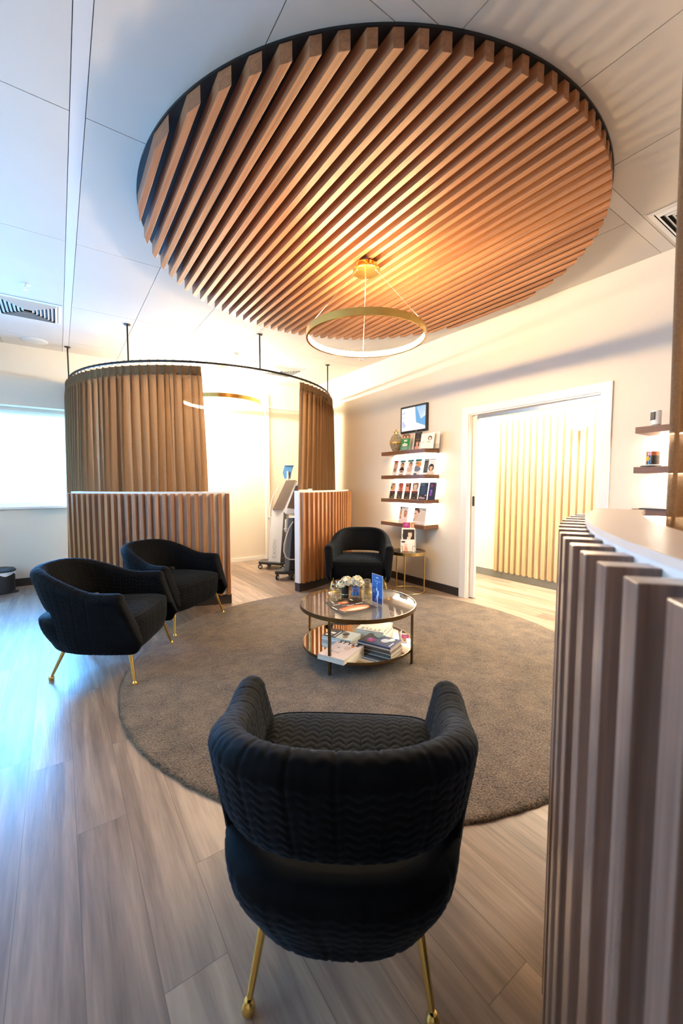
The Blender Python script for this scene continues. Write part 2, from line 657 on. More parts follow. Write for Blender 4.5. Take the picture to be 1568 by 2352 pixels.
# ceiling: plasterboard tiles laid in a concealed grid, dark joints between
mb = MB()
xs = [XL - .15, -1.71, -1.10, -0.495, 0.110]
xs2 = [0.172, 0.738, 1.332, 1.94, 2.55, 3.16, XW2]
ys = [YN - .15, -2.47, -1.26, -.05, 1.150]
ys2 = [1.235, 2.37, 3.605, 4.87, 6.08, YB + .15]
g = .0022
for X in (xs, xs2):
    for i in range(len(X) - 1):
        for Y in (ys, ys2):
            for j in range(len(Y) - 1):
                mb.box((X[i] + g, Y[j] + g, H), (X[i + 1] - g, Y[j + 1] - g, H + .02), M['ceiling'])
mb.box((xs[-1] + .0012, ys[0], H), (xs2[0] - .0012, ys2[-1], H + .02), M['tbar'])
mb.box((xs[0], ys[-1] + .0012, H), (xs[-1] - .001, ys2[0] - .0012, H + .02), M['tbar'])
mb.box((xs2[0] + .001, ys[-1] + .0012, H), (XW2, ys2[0] - .0012, H + .02), M['tbar'])
mb.box((XL - .15, YN - .15, H + .022), (XW2, YB + .15, H + .08), M['ventdark'])
struct('ceiling', mb)

# corridor beyond the sliding door
mb = MB()
mb.box((5.0, -1.2, 0), (5.15, 5.4, 2.75), M['wall'])
mb.box((XW2, 5.25, 0), (5.0, 5.4, 2.75), M['wall'])
mb.box((XW2, -1.2, 0), (5.0, -1.05, 2.75), M['wall'])
struct('wall_corridor', mb)
struct('ceiling_corridor', box((XW2, -1.2, 2.75), (5.15, 5.4, 2.85), M['ceiling']))
struct('baseboard_corridor', box((4.988, -1.05, 0), (5.0, 5.25, .1), M['greyskirt']))

# skirtings
struct('baseboard_right', MB().box((XW - .012, 3.05, 0), (XW, YB, .095), M['skirt']).box((XW - .012, YN, 0), (XW, 1.515, .095), M['skirt']))
struct('baseboard_left', box((XL, YN, 0), (XL + .012, YB, .1), M['skirt']))
struct('baseboard_back', MB().box((XL, YB - .012, 0), (0.9, YB, .1), M['skirt']))
struct('baseboard_pod', MB().box((0.9, YB - .014, 0), (XW - .012, YB, .06), M['trimwhite']))
struct('trim_1', box((2.925, YB - .09, 0), (2.985, YB - .0145, 2.83), M['trimwhite']))
# pelmet over the back window and a rail above
struct('trim_2', MB().box((XL, YB - .16, 2.26), (0.95, YB, 2.60), M['wall']).box((XL, YB - .05, 2.60), (XW, YB, 2.63), M['wall']))

# window_1 : back window, blind half drawn
wmb = MB()
for a, b_ in (((x0, YB + .05, z0), (x0 + .045, YB + .09, z1)), ((x1 - .045, YB + .05, z0), (x1, YB + .09, z1)), ((x0, YB + .05, z0), (x1, YB + .09, z0 + .045)), ((x0, YB + .05, z1 - .045), (x1, YB + .09, z1)), ((x0, YB + .055, 1.435), (x1, YB + .085, 1.455)), ((-.80, YB + .055, z0), (-.76, YB + .085, z1))):
    wmb.box(a, b_, M['winframe'])
w1 = struct('window_1', wmb)
box((x0 + .04, YB + .068, z0 + .04), (x1 - .04, YB + .072, z1 - .04), M['windowglass']).build('pane', w1)
box((x0 - .02, YB - .05, z0 - .03), (x1 + .02, YB + .05, z0 - .001), M['trimwhite']).build('window_sill', w1)
bl = box((x0 + .01, YB + .03, 1.447), (x1 - .01, YB + .032, z1 - .01), M['blind']).build('roller_blind', w1)
wmb = MB()
for a, b_ in (((XL - .1, 1.7, .9), (XL - .05, 1.75, 2.2)), ((XL - .1, 4.65, .9), (XL - .05, 4.7, 2.2)), ((XL - .1, 1.7, .9), (XL - .05, 4.7, .95)), ((XL - .1, 1.7, 2.15), (XL - .05, 4.7, 2.2)), ((XL - .1, 3.18, .9), (XL - .05, 3.22, 2.2))):
    wmb.box(a, b_, M['winframe'])
w2 = struct('window_2', wmb)
box((XL - .077, 1.74, .94), (XL - .073, 4.66, 2.16), M['windowglass']).build('pane', w2)

# door trim (architrave, jambs, head)
mb = MB()
T = M['trimwhite']
mb.box((XW - .016, y1, 0), (XW, y1 + .085, zd + .075), T)
mb.box((XW - .016, y0 - .08, 0), (XW, y0, zd + .075), T)
mb.box((XW - .016, y0, zd), (XW, y1, zd + .075), T)
mb.box((XW, y1 - .012, 0), (XW + .045, y1, zd), T)
mb.box((XW + .10, y1 - .012, 0), (XW2, y1, zd), T)
mb.box((XW, y0, 0), (XW2, y0 + .012, zd), T)
mb.box((XW, y0 + .012, zd - .012), (XW + .045, y1 - .012, zd), T)
struct('trim_3', mb)
d1 = struct('door_1', box((XW + .052, 2.885, .008), (XW + .092, 2.985, zd - .02), T), 'white sliding door slid open into the wall')
MB().box((XW + .046, 2.897, 1.055), (XW + .053, 2.92, 1.165), M['blackplastic']).build('door_handle', d1)
struct('trim_4', box((XW + .05, y0 + .012, zd - .055), (XW + .12, 2.88, zd - .0005), M['chrome']), 'grey sliding door track')

# ================================================================== RUG
RC = (1.95, 2.49)
mb = MB()
segs, rings = 360, 90
RR = 1.715
base = mb.add([(0, 0, .014)])
for j in range(1, rings + 1):
    r_ = RR * j / rings
    for i in range(segs):
        a = 2 * pi * i / segs
        jit = random.uniform(-.004, .004) if j >= rings - 1 else 0
        z = .014 + random.uniform(-.0016, .0016)
        if j == rings:
            z = .010
        mb.v.append(((r_ + jit) * cos(a), (r_ + jit) * sin(a), z))
for i in range(segs):
    a = 2 * pi * i / segs
    rr = RR + random.uniform(0, .006)
    mb.v.append((rr * cos(a), rr * sin(a), 0.0005))
for i in range(segs):
    i2 = (i + 1) % segs
    mb.face((0, 1 + i, 1 + i2), M['rug'], True)
for j in range(rings):
    for i in range(segs):
        i2 = (i + 1) % segs
        q = 1 + j * segs
        mb.face((q + i, q + segs + i, q + segs + i2, q + i2), M['rug'], True)
rug = mb.build('round_rug')
rug.location = (RC[0], RC[1], 0)
tag(rug, 'large round taupe carpet rug on the plank floor', 'rug')

# ================================================================== CEILING FEATURE
DC = (1.982, 2.518)
cf = empty('ceiling_slat_feature', (DC[0], DC[1], H), 0, 'large round timber slat feature hanging under the ceiling', 'ceiling feature')
mb = MB()
mb.prism([(1.556 * cos(2 * pi * i / 160), 1.556 * sin(2 * pi * i / 160)) for i in range(160)], -.012, -.001, M['black'], smooth=True)
mb.build('backing_panel', cf)
mb = MB()
pitch, wd, dr = 0.0811, 0.0345, 1.551
zt, zb = -.0125, -.088
xx = -1.530
while xx < 1.54:
    a, b_ = xx, xx + wd
    if max(abs(a), abs(b_)) < dr - .004:
        ya, yb = sqrt(dr * dr - a * a), sqrt(dr * dr - b_ * b_)
        mb.prism([(a, -ya), (b_, -yb), (b_, yb), (a, ya)], zb, zt, M['slatY'])
    xx += pitch
sl = mb.build('slat_panel', cf, 0.0012)


# ================================================================== PENDANTS
def ring_pendant(name, c, z, R, bh, label, led, cz, group):
    root = empty(name, (c[0], c[1], z), 0, label, 'pendant light', group)
    mb = MB()
    mb.lathe([(R, -bh / 2), (R, bh / 2), (R - .016, bh / 2), (R - .016, bh / 2 - .004), (R - .004, bh / 2 - .004), (R - .004, -bh / 2 + .004), (R - .016, -bh / 2 + .004), (R - .016, -bh / 2)], M['brass'], 128, closed=True)
    mb.build('ring', root)
    mb = MB()
    mb.lathe([(R - .0045, bh / 2 - .006), (R - .014, bh / 2 - .006), (R - .018, 0), (R - .014, -bh / 2 + .006), (R - .0045, -bh / 2 + .006)], led, 128)
    mb.build('light_diffuser', root)
    top = cz - z
    mb = MB()
    mb.lathe([(0.0001, 0), (.102, 0), (.105, .003), (.105, .012), (.078, .013), (.078, .055), (0.0001, .055)], M['brass'], 48, (0, 0, top))
    cp = mb.build('ceiling_canopy', root)
    for k, a in enumerate((R_(54.8), R_(174.8), R_(-65.2))):
        MB().tube([(.078 * cos(a), .078 * sin(a), top + .001), (R * .985 * cos(a), R * .985 * sin(a), bh / 2 - .002)], .0014, M['chrome'], 6).build('suspension_wire', root)
        MB().sphere((.078 * cos(a), .078 * sin(a), top - .002), .005, M['chrome'], 10, 6).build('wire_gripper', cp)
    return root


ring_pendant('ring_pendant', (1.94, 2.47), 2.412, .448, .05, 'brass ring pendant light hanging below the timber slat feature', M['led'], 2.872, 'brass ring pendants')
ring_pendant('ring_pendant', (2.03, 6.0), 2.50, .56, .055, 'brass ring pendant light glowing inside the curtained booth', M['ledpod'], H - .056, 'brass ring pendants')

# ================================================================== CURVED PARTITIONS
PC = (1.97, 6.32)


def arc_band(mb, c, ri, ro, a0, a1, z0, z1, m, n=48):
    base = len(mb.v)
    for i in range(n + 1):
        a = a0 + (a1 - a0) * i / n
        for r_, z in ((ro, z0), (ro, z1), (ri, z1), (ri, z0)):
            mb.v.append((c[0] + r_ * cos(a), c[1] + r_ * sin(a), z))
    for i in range(n):
        for j in range(4):
            j2 = (j + 1) % 4
            mb.face((base + i * 4 + j, base + i * 4 + j2, base + (i + 1) * 4 + j2, base + (i + 1) * 4 + j), m, j in (0, 2))
    mb.face((base, base + 3, base + 2, base + 1), m)
    e = base + n * 4
    mb.face((e, e + 1, e + 2, e + 3), m)


def curved_partition(name, c, a0, a1, rw0, rw1, sd, ztop, zs, angs, sw, label, cat, m, group=None, cap=None, flip=1):
    root = empty(name, (c[0], c[1], 0), 0, label, cat, group)
    mb = MB()
    arc_band(mb, (0, 0), rw0, rw1, a0, a1, .105, ztop - .012, M['white'])
    mb.build('wall_panel', root)
    mb = MB()
    arc_band(mb, (0, 0), rw0 - .003, rw1 + .003, a0 - .001, a1 + .001, ztop - .012, ztop, cap or M['white'])
    mb.build('top_cap', root)
    mb = MB()
    arc_band(mb, (0, 0), rw0, rw1, a0, a1, 0, .105, M['skirt'])
    mb.build('kick_board', root)
    mb = MB()
    for a in angs:
        mt = Matrix.Rotation(a, 4, 'Z')
        mb.box((rw1 + .0005, -sw / 2, .11), (rw1 + sd, sw / 2, zs), m, mt)
    mb.build('slat_panel', root, 0.0015)
    return root


p0, p1 = R_(207.6), R_(257.3)
n = 24
angs = [p0 + R_(.55) + (p1 - p0 - R_(1.35)) * i / (n - 1) for i in range(n)]
curved_partition('slatted_partition', PC, p0, p1, 2.01, 2.095, .055, 1.222, 1.202, angs, .034, 'curved slatted timber partition behind the two left armchairs', 'partition', M['slatZ'], 'curved slatted partitions')
q0, q1 = R_(280.2), R_(325.5)
n = 21
angs = [q0 + R_(1.0) + R_(2.17) * i for i in range(n)]
curved_partition('slatted_partition', PC, q0, q1, 2.01, 2.095, .055, 1.222, 1.202, angs, .034, 'curved slatted timber partition running into the corner behind the armchair', 'partition', M['slatZ'], 'curved slatted partitions')

# small papers on the right partition top
a = R_(283.5)
pp = MB().box((-.05, -.035, 0), (.05, .035, .012), flat((.8, .72, .5))).build('paper_stack')
pp.location = (PC[0] + 2.05 * cos(a), PC[1] + 2.05 * sin(a), 1.2225)
pp.rotation_euler = (0, 0, R_(10))
tag(pp, 'small cream paper stack on top of the right slatted partition', 'paper')
a = R_(286.6)
pp = MB().box((-.018, -.02, 0), (.018, .02, .022), M['white']).box((-.015, -.0205, .004), (.015, -.02, .010), flat((.5, .45, .4))).build('small_box')
pp.location = (PC[0] + 2.05 * cos(a), PC[1] + 2.05 * sin(a), 1.2225)
tag(pp, 'tiny white box on top of the right slatted partition', 'box')

# ================================================================== RECEPTION COUNTER
CC = (1.974, -1.578)
c0, c1 = R_(103.6), R_(136.5)
angs = [R_(105.15 + 2.13 * i) for i in range(15)]
rc = curved_partition('reception_counter', CC, c0, c1, 2.13, 2.245, .057, 1.222, 1.204, angs, .034, 'curved reception counter with walnut slats in the right foreground', 'counter', M['slatC'], cap=M['counter'])

# ================================================================== CURTAIN RAIL AND CURTAINS
ZR = 2.635
RR_ = 1.81
rail = empty('curtain_rail', (PC[0], PC[1], ZR), 0, 'black curved curtain rail hung from the ceiling by thin rods', 'curtain rail')
MB().tube([(RR_ * cos(R_(176.5 + (334 - 176.5) * i / 90)), RR_ * sin(R_(176.5 + (334 - 176.5) * i / 90)), 0) for i in range(91)], .0125, M['blackmetal'], 12).build('rail_tube', rail)
for a in (181, 224.5, 270.3, 316.2):
    x, y = RR_ * cos(R_(a)), RR_ * sin(R_(a))
    rod = MB().tube([(x, y, .01), (x, y, H - ZR - .001)], .0085, M['blackmetal'], 10).build('ceiling_rod', rail)
    MB().lathe([(.0001, -.012), (.012, -.012), (.034, -.006), (.034, -.0005), (.0001, -.0005)], M['blackmetal'], 20, (x, y, H - ZR)).build('flange', rod)


def curtain(name, a0, a1, nple, label, spread_top=1.0, z_low=.02, seed=1, gatherend=0.0, a1b=None, a0b=None):
    """Pinch-pleated cloth hung on the round rail."""
    rnd = random.Random(seed)
    root = empty(name, (PC[0], PC[1], 0), 0, label, 'curtain', 'brown booth curtains')
    ztop = ZR - .045
    a1b = a1 if a1b is None else a1b
    a0b = a0 if a0b is None else a0b
    # pleat positions with uneven spacing
    ws = [rnd.uniform(.75, 1.3) for _ in range(nple)]
    tot = sum(ws)
    edge = [0]
    for q in ws:
        edge.append(edge[-1] + q / tot)
    per = 16
    nu = nple * per
    nz = 46
    mb = MB()
    amps = [rnd.uniform(.6, 1.25) for _ in range(nple + 1)]
    phs = [rnd.uniform(-.5, .5) for _ in range(nple + 1)]
    for k in range(nz + 1):
        t = k / nz                                     # 0 at top
        z = ztop + (z_low - ztop) * (t ** 1.15)
        head = smooth01((z - (ztop - .13)) / .06)
        for i in range(nu + 1):
            p = i // per if i < nu else nple - 1
            f = (i - p * per) / per
            s = edge[p] + (edge[p + 1] - edge[p]) * f
            aa, bb = a0 + (a0b - a0) * t, a1 + (a1b - a1) * t
            am = amps[p] * (1 - f) + amps[p + 1] * f
            # header: flat with sharp triple pinch; body: rounded folds
            tri = abs(f - .5) * 2
            pinch = (max(0.0, 1 - abs(f - .5) / .17)) * abs(sin((f - .5) * 3 * pi / .34 * 1.0 + pi / 2))
            body = cos(2 * pi * (f - .5)) * .8 + .22 * cos(4 * pi * f + phs[p] * 3) + .12 * sin(6 * pi * f + 2 * t)
            a_body = (.036 + .030 * t) * am
            flare = .012 + .022 * t
            rr = RR_ + flare + head * (pinch * .034 - .004) + (1 - head) * body * a_body
            sway = (1 - head) * .35 * (edge[p + 1] - edge[p]) * sin(2 * pi * f + phs[p] + 1.5 * t) * .6
            ang = aa + (bb - aa) * (s + sway + .006 * sin(5 * t + p) * t)
            mb.v.append((rr * cos(ang), rr * sin(ang), z))
    for k in range(nz):
        for i in range(nu):
            q = k * (nu + 1) + i
            mb.face((q, q + 1, q + nu + 2, q + nu + 1), M['curtain'], True)
    cl = mb.build('cloth', root)
    hb = MB()
    nn_ = nple * 6
    for k in (0, 1):
        for i in range(nn_ + 1):
            ang = a0 + (a1 - a0) * i / nn_
            hb.v.append(((RR_ + .004) * cos(ang), (RR_ + .004) * sin(ang), ztop - .002 - .098 * k))
    for i in range(nn_):
        hb.face((i, i + 1, nn_ + 2 + i, nn_ + 1 + i), M['lining'], True)
    hb.build('heading_tape', root)
    sd = cl.modifiers.new('thick', 'SOLIDIFY')
    sd.thickness = .0015
    # rings on the rail, one per pleat
    ring0 = None
    for p in range(nple):
        s = (edge[p] + edge[p + 1]) / 2
        ang = a0 + (a1 - a0) * s
        if ring0 is None:
            rm = MB()
            rm.tube([(0, .019 * cos(2 * pi * j / 20), .019 * sin(2 * pi * j / 20)) for j in range(21)], .0022, M['blackmetal'], 6, False)
            rm.tube([(0, 0, -.019), (0, .006, -.032), (0, .002, -.046)], .0012, M['blackmetal'], 5)
            ring0 = rm.build('curtain_ring', root)
            rg = ring0
        else:
            rg = ring0.copy()
            col.objects.link(rg)
            rg.parent = root
        rg.location = (RR_ * cos(ang), RR_ * sin(ang), ZR - .004)
        rg.rotation_euler = (0, 0, ang + pi / 2 - pi / 2 + R_(rnd.uniform(75, 105)) - pi / 2)
    return root


curtain('booth_curtain', R_(177.5), R_(249.5), 26, 'brown pleated curtain hanging over the left half of the booth rail', seed=3, a1b=R_(251.2))
curtain('booth_curtain', R_(288.8), R_(333), 16, 'brown pleated curtain gathered at the right end of the booth rail', seed=5, a0b=R_(285.0))

# curtain behind the reception counter
rnd = random.Random(11)
root = empty('counter_curtain', (1.46, .45, 0), 0, 'brown satin curtain hanging behind the reception counter', 'curtain')
mb = MB()
nz, nu = 30, 140
dirv = Vector((.88, -.47))
nrm = Vector((-.47, -.88))
for k in range(nz + 1):
    z = .03 + (H - .06) * k / nz
    for i in range(nu + 1):
        s = i / nu * .62
        o_ = .022 * sin(s * 2 * pi / .085 + .6 * sin(z * 1.4)) + .012 * sin(s * 2 * pi / .21 + z * .5)
        s2 = s + .008 * sin(z * 2.2)
        p = dirv * s2 + nrm * o_
        mb.v.append((p.x, p.y, z))
for k in range(nz):
    for i in range(nu):
        q = k * (nu + 1) + i
        mb.face((q, q + 1, q + nu + 2, q + nu + 1), M['curtain'], True)
cl = mb.build('cloth', root)
cl.modifiers.new('thick', 'SOLIDIFY').thickness = .002
MB().tube([(-.03 * dirv.x, -.03 * dirv.y, H - .018), (.66 * dirv.x, .66 * dirv.y, H - .018)], .012, M['blackmetal'], 10).build('curtain_track', root)


# ================================================================== ARMCHAIR
def chevron(s, q, amp):
    """Quilted herringbone relief, s across the columns, q along them (metres)."""
    wc, p = .046, .029
    f = s / wc
    tri = abs((f % 1.0) - .5) * 2          # 0 mid column, 1 at its edge
    ph = (q + tri * .021) / p
    g = abs(sin(pi * ph))
    h = g ** .55
    seam = 1 - math.exp(-((1 - tri) / .10) ** 2)
    mid = 1 - .5 * math.exp(-(tri / .08) ** 2)
    return amp * (h * .8 * seam * mid + .2 * seam)


def kb(z):
    pts = ((.18, .72), (.26, .84), (.45, 1.0), (.60, 1.15), (.77, 1.33))
    for (za, a), (zb_, b_) in zip(pts, pts[1:]):
        if z <= zb_:
            t = max(0, (z - za) / (zb_ - za))
            return a + (b_ - a) * t
    return 1.33


def ky(z):
    pts = ((.18, .86), (.28, .93), (.45, .975), (.60, 1.03), (.77, 1.07))
    for (za, a), (zb_, b_) in zip(pts, pts[1:]):
        if z <= zb_:
            t = max(0, (z - za) / (zb_ - za))
            return a + (b_ - a) * t
    return 1.07


def xtip(z):
    if z < .28:
        return .265 + (.315 - .265) * max(0, (z - .19) / .09)
    return .315 - (z - .28) / (.605 - .28) * .125


def make_chair(label, group):
    root = empty('tub_armchair', (0, 0, 0), 0, label, 'armchair', group)
    A = .308
    XS = .02

    def fl(x):
        return 1 + .11 * smooth01((x + .16) / .36)
    # plan path, dense
    dense = []
    for i in range(40):
        dense.append(('s', 1 - i / 40))
    for i in range(161):
        dense.append(('c', -pi / 2 + pi * i / 160))
    for i in range(1, 41):
        dense.append(('s2', i / 40))

    def plan(kind, t, z):
        if kind == 's':
            return Vector((XS + (xtip(z) - XS) * t, -A * ky(z) * fl(XS + (xtip(z) - XS) * t), 0))
        if kind == 's2':
            return Vector((XS + (xtip(z) - XS) * t, A * ky(z) * fl(XS + (xtip(z) - XS) * t), 0))
        e = 2 / 2.6
        c_, s_ = cos(t), sin(t)
        x = XS - .335 * kb(z) * (abs(c_) ** e)
        y = A * ky(z) * (abs(s_) ** e) * (1 if s_ > 0 else -1)
        return Vector((x, y * fl(x), 0))
    # arc-length resample at z=.6
    pl = [plan(k, t, .6) for k, t in dense]
    cum = [0]
    for a, b_ in zip(pl, pl[1:]):
        cum.append(cum[-1] + (b_ - a).length)
    total = cum[-1]
    NU = 280

    def at(s):
        s = max(0, min(total, s))
        lo, hi = 0, len(cum) - 1
        while hi - lo > 1:
            m_ = (lo + hi) // 2
            if cum[m_] <= s:
                lo = m_
            else:
                hi = m_
        f = (s - cum[lo]) / max(1e-9, cum[hi] - cum[lo])
        return lo, f

    def P(s, z):
        lo, f = at(s)
        a = plan(*dense[lo], z)
        b_ = plan(*dense[lo + 1], z)
        return a.lerp(b_, f)
    half = total / 2
    sc0 = cum[40]                     # where the curve starts
    th = .092
    prof_n_out, prof_n_arc, prof_n_in, prof_n_bot = 74, 16, 60, 6
    mb = MB()
    m = M['velvet']
    rings = []
    cap = 7
    us = [(0, k) for k in range(cap, 0, -1)] + [(i, 0) for i in range(NU + 1)] + [(NU, k) for k in range(1, cap + 1)]
    for i, ck in us:
        s = total * i / NU
        tt = smooth01((min(s, total - s) - sc0 * .55) / (half - sc0 * .55))
        tt = sin(min(1, tt * 1.0) * pi / 2)
        zt = .605 + .147 * tt
        d = abs(s - half)
        # opening between back and seat
        gap = smooth01((.335 - d) / .022)
        zb_ = .205 + (.472 - .205) * gap
        th_i = th * (1 - .10 * tt)
        shrink = 1.0
        adv = 0.0
        if ck:
            q = ck / cap
            shrink = max(.03, sqrt(max(0, 1 - q * q)))
            adv = (.042 * sin(q * pi / 2))
        rr = th_i / 2 * shrink
        zt_ = zt - (1 - shrink) * .05
        zb2 = zb_ + (1 - shrink) * .03
        ring = []
        ds = .004

        def frame(z):
            c_ = P(s, z)
            t_ = (P(min(total, s + ds), z) - P(max(0, s - ds), z)).normalized()
            n_ = Vector((t_.y, -t_.x, 0))
            # outward normal: away from the middle of the seat
            if n_.dot(c_ - Vector((.02, 0, 0))) < 0:
                n_ = -n_
            sg = -1 if i == 0 else 1
            return c_ + (t_ * adv * sg if ck else Vector((0, 0, 0))), n_
        sw = (s - half)
        amp = .0042 if not ck else .0042 * shrink
        # outer, upward
        for j in range(prof_n_out):
            f = j / prof_n_out
            z = zb2 + (zt_ - rr - zb2) * f
            c_, n_ = frame(z)
            rb = rr * (1 - .25 * math.exp(-(z - zb2) / .03))
            h = chevron(sw, z, amp)
            p = c_ + n_ * (rb + h)
            ring.append((p.x, p.y, z))
        qarc = zt_ - rr
        for j in range(prof_n_arc):
            a = pi * j / prof_n_arc
            c_, n_ = frame(zt_ - rr)
            q = qarc + rr * a
            h = chevron(sw, q, amp)
            p = c_ + n_ * ((rr + h) * cos(a))
            ring.append((p.x, p.y, zt_ - rr + (rr + h) * sin(a)))
        zin = max(zb2, .36)
        for j in range(prof_n_in):
            f = j / prof_n_in
            z = (zt_ - rr) + (zin - (zt_ - rr)) * f
            c_, n_ = frame(z)
            q = qarc + rr * pi + (zt_ - rr - z)
            h = chevron(sw, q, amp)
            rb = rr * (1 - .25 * math.exp(-(z - zin) / .03)) if gap > .5 else rr
            p = c_ - n_ * (rb + h)
            ring.append((p.x, p.y, z))
        for j in range(prof_n_bot):
            f = j / (prof_n_bot - 1)
            z = zin + (zb2 - zin) * f
            c_, n_ = frame(z)
            p = c_ - n_ * (rr * .75) * (1 - 1.6 * f)
            ring.append((p.x, p.y, z))
        rings.append(ring)
    k = len(rings[0])
    for rg in rings:
        mb.add(rg)
    for i in range(len(rings) - 1):
        for j in range(k):
            j2 = (j + 1) % k
            mb.face((i * k + j, (i + 1) * k + j, (i + 1) * k + j2, i * k + j2), m, True)
    mb.face(list(range(k)), m)
    mb.face([(len(rings) - 1) * k + j for j in range(k - 1, -1, -1)], m)
    mb.build('backrest', root)

    # seat cushion (top + rolled edge)
    def seat_outline(a, s_, zk=1.0):
        e = 2 / (7.0 if cos(a) > 0 else 3.0)
        c_, q = cos(a), sin(a)
        x = abs(c_) ** e * (1 if c_ > 0 else -1)
        y = abs(q) ** e * (1 if q > 0 else -1)
        xr = .275 if x > 0 else .275
        px = .015 + x * xr * s_
        if x > 0:
            px += .012 * (1 - y * y) * s_
        return px, y * (.262 + .034 + .014 * x if x > 0 else .262 + .034 * (1 + x)) * s_
    def even_angles(fn, n_):
        A_ = [2 * pi * i / 7200 for i in range(7201)]
        pts = [fn(a) for a in A_]
        L_ = [0]
        for p_, q_ in zip(pts, pts[1:]):
            L_.append(L_[-1] + hypot(q_[0] - p_[0], q_[1] - p_[1]))
        out, k_ = [], 0
        for i in range(n_):
            t_ = L_[-1] * i / n_
            while L_[k_ + 1] < t_:
                k_ += 1
            f_ = (t_ - L_[k_]) / max(1e-9, L_[k_ + 1] - L_[k_])
            out.append(A_[k_] + (A_[1] - A_[0]) * f_)
        return out
    mb = MB()
    na, nr = 300, 75
    seat_a = even_angles(lambda a: seat_outline(a, 1.0), na)
    mb.add([(.015, 0, .462)])
    prof = []
    for j in range(1, nr + 1):
        s_ = j / nr
        prof.append((s_, .462 - .030 * s_ ** 4, True))
    for j in range(1, 8):
        a = j / 8 * pi / 2
        prof.append((1 + .022 * sin(a), .432 - .020 * (1 - cos(a)) - .002, False))
    prof.append((1.022, .38, False))
    for (s_, z, q) in prof:
        for i in range(na):
            a = seat_a[i]
            x, y = seat_outline(a, s_)
            zz = z
            if q:
                zz = z - .004 + chevron(y, x, .0045) * min(1, (1 - s_) * 12)
            mb.v.append((x, y, zz))
    for i in range(na):
        mb.face((0, 1 + i, 1 + (i + 1) % na), m, True)
    for j in range(len(prof) - 1):
        for i in range(na):
            i2 = (i + 1) % na
            q = 1 + j * na
            mb.face((q + i, q + na + i, q + na + i2, q + i2), m, True)
    mb.build('seat_cushion', root)
    MB().tube([(*seat_outline(seat_a[(i * 2) % na], 1.022), .425) for i in range(151)], .0048, M['velvet'], 8, False).build('piping', root)

    # tub base below the cushion
    mb = MB()
    lv = []
    for j in range(6):
        a = pi / 2 * j / 6
        lv.append((.402 + .034 * cos(a), 1 - .14 * (1 - sin(a))))
    for j in range(34):
        z = .395 - (.395 - .225) * j / 33
        lv.append((z, 1.0))
    for j in range(1, 9):
        a = pi / 2 * j / 8
        lv.append((.225 - .038 * sin(a), 1 - .09 * (1 - cos(a))))
    nb = 240

    def base_pt(a, z):
        e = 2 / (7.0 if cos(a) > 0 else (2.5 + .7 * smooth01((z - .2) / .15)))
        c_, q = cos(a), sin(a)
        x = abs(c_) ** e * (1 if c_ > 0 else -1)
        y = abs(q) ** e * (1 if q > 0 else -1)
        back = .325 + .070 * smooth01((z - .17) / .24)
        px = (.306 + .010 * (1 - y * y) - .02 * smooth01((.30 - z) / .12)) * x if x > 0 else back * x
        return px, y * (.322 * ky(z) + .016 * max(0, x))
    base_a = even_angles(lambda a: base_pt(a, .35), nb)
    arc_b = 2.0 / nb
    for z, s_ in lv:
        for i in range(nb):
            px, py = base_pt(base_a[i], z)
            h = chevron(i * arc_b, z, .0038)
            f = s_ + h / .33
            mb.v.append((px * f, py * f, z))
    for j in range(len(lv) - 1):
        for i in range(nb):
            i2 = (i + 1) % nb
            mb.face((j * nb + i, (j + 1) * nb + i, (j + 1) * nb + i2, j * nb + i2), m, True)
    mb.face([i for i in range(nb)], m)
    mb.face([(len(lv) - 1) * nb + i for i in range(nb - 1, -1, -1)], m)
    mb.build('seat_base', root)
    for (tx, ty, fx, fy) in ((.25, -.285, .30, -.340), (.25, .285, .30, .340), (-.19, -.19, -.285, -.225), (-.19, .19, -.285, .225)):
        lg = MB()
        lg.tube([(tx, ty, .24), (fx, fy, .020)], [.0135, .0080], M['brass'], 16)
        lo = lg.build('leg', root)
        MB().lathe([(.0001, 0), (.013, 0), (.016, .004), (.0175, .012), (.0165, .021), (.012, .028), (.009, .034), (.0001, .036)], M['brass'], 20, (fx, fy, .0005)).build('foot', lo)
    return root


GRP = 'black quilted tub armchairs'
chair0 = make_chair('black quilted velvet armchair in the foreground seen from behind', GRP)
chair0.location = (.51 + .29 * .610, .74 + .29 * .792, 0)
chair0.rotation_euler = (0, 0, atan2(.811, .585) - R_(2.2))
for (x, y, a, z, lab) in ((.272, 3.297, -30.85, .0, 'black quilted velvet armchair at the far left on the rug edge'),
                          (.86, 4.018, -53.8, .0, 'black quilted velvet armchair directly in front of the left slatted partition'),
                          (2.92, 3.815, -131.1, .0, 'black velvet armchair against the wall behind the glass coffee table')):
    c = copy_tree(chair0)
    c.location = (x, y, z)
    c.rotation_euler = (0, 0, R_(a))
    c['label'] = lab

# ================================================================== COFFEE TABLE
TC = (1.84, 2.43)
ZF = .0145
ct = empty('coffee_table', (TC[0], TC[1], ZF), R_(27), 'round two-tier glass coffee table with aged brass frame on the rug', 'coffee table')
ZT = .412 - ZF
MB().lathe([(.424, ZT - .012), (.436, ZT - .028), (.440, ZT - .028), (.440, ZT), (.432, ZT), (.432, ZT - .012)], M['bronze'], 96, closed=True).build('top_rim', ct)
MB().lathe([(.0001, ZT - .0115), (.431, ZT - .0115), (.431, ZT - .0035), (.0001, ZT - .0035)], M['glass'], 96).build('glass_top', ct)
ZS = .112 - ZF
MB().lathe([(.408, ZS - .014), (.424, ZS - .014), (.424, ZS + .003), (.416, ZS + .003), (.416, ZS - .012), (.408, ZS - .012)], M['bronze'], 96, closed=True).build('shelf_rim', ct)
MB().lathe([(.0001, ZS - .011), (.4155, ZS - .011), (.4155, ZS), (.0001, ZS)], M['mirror'], 96).build('mirror_shelf', ct)
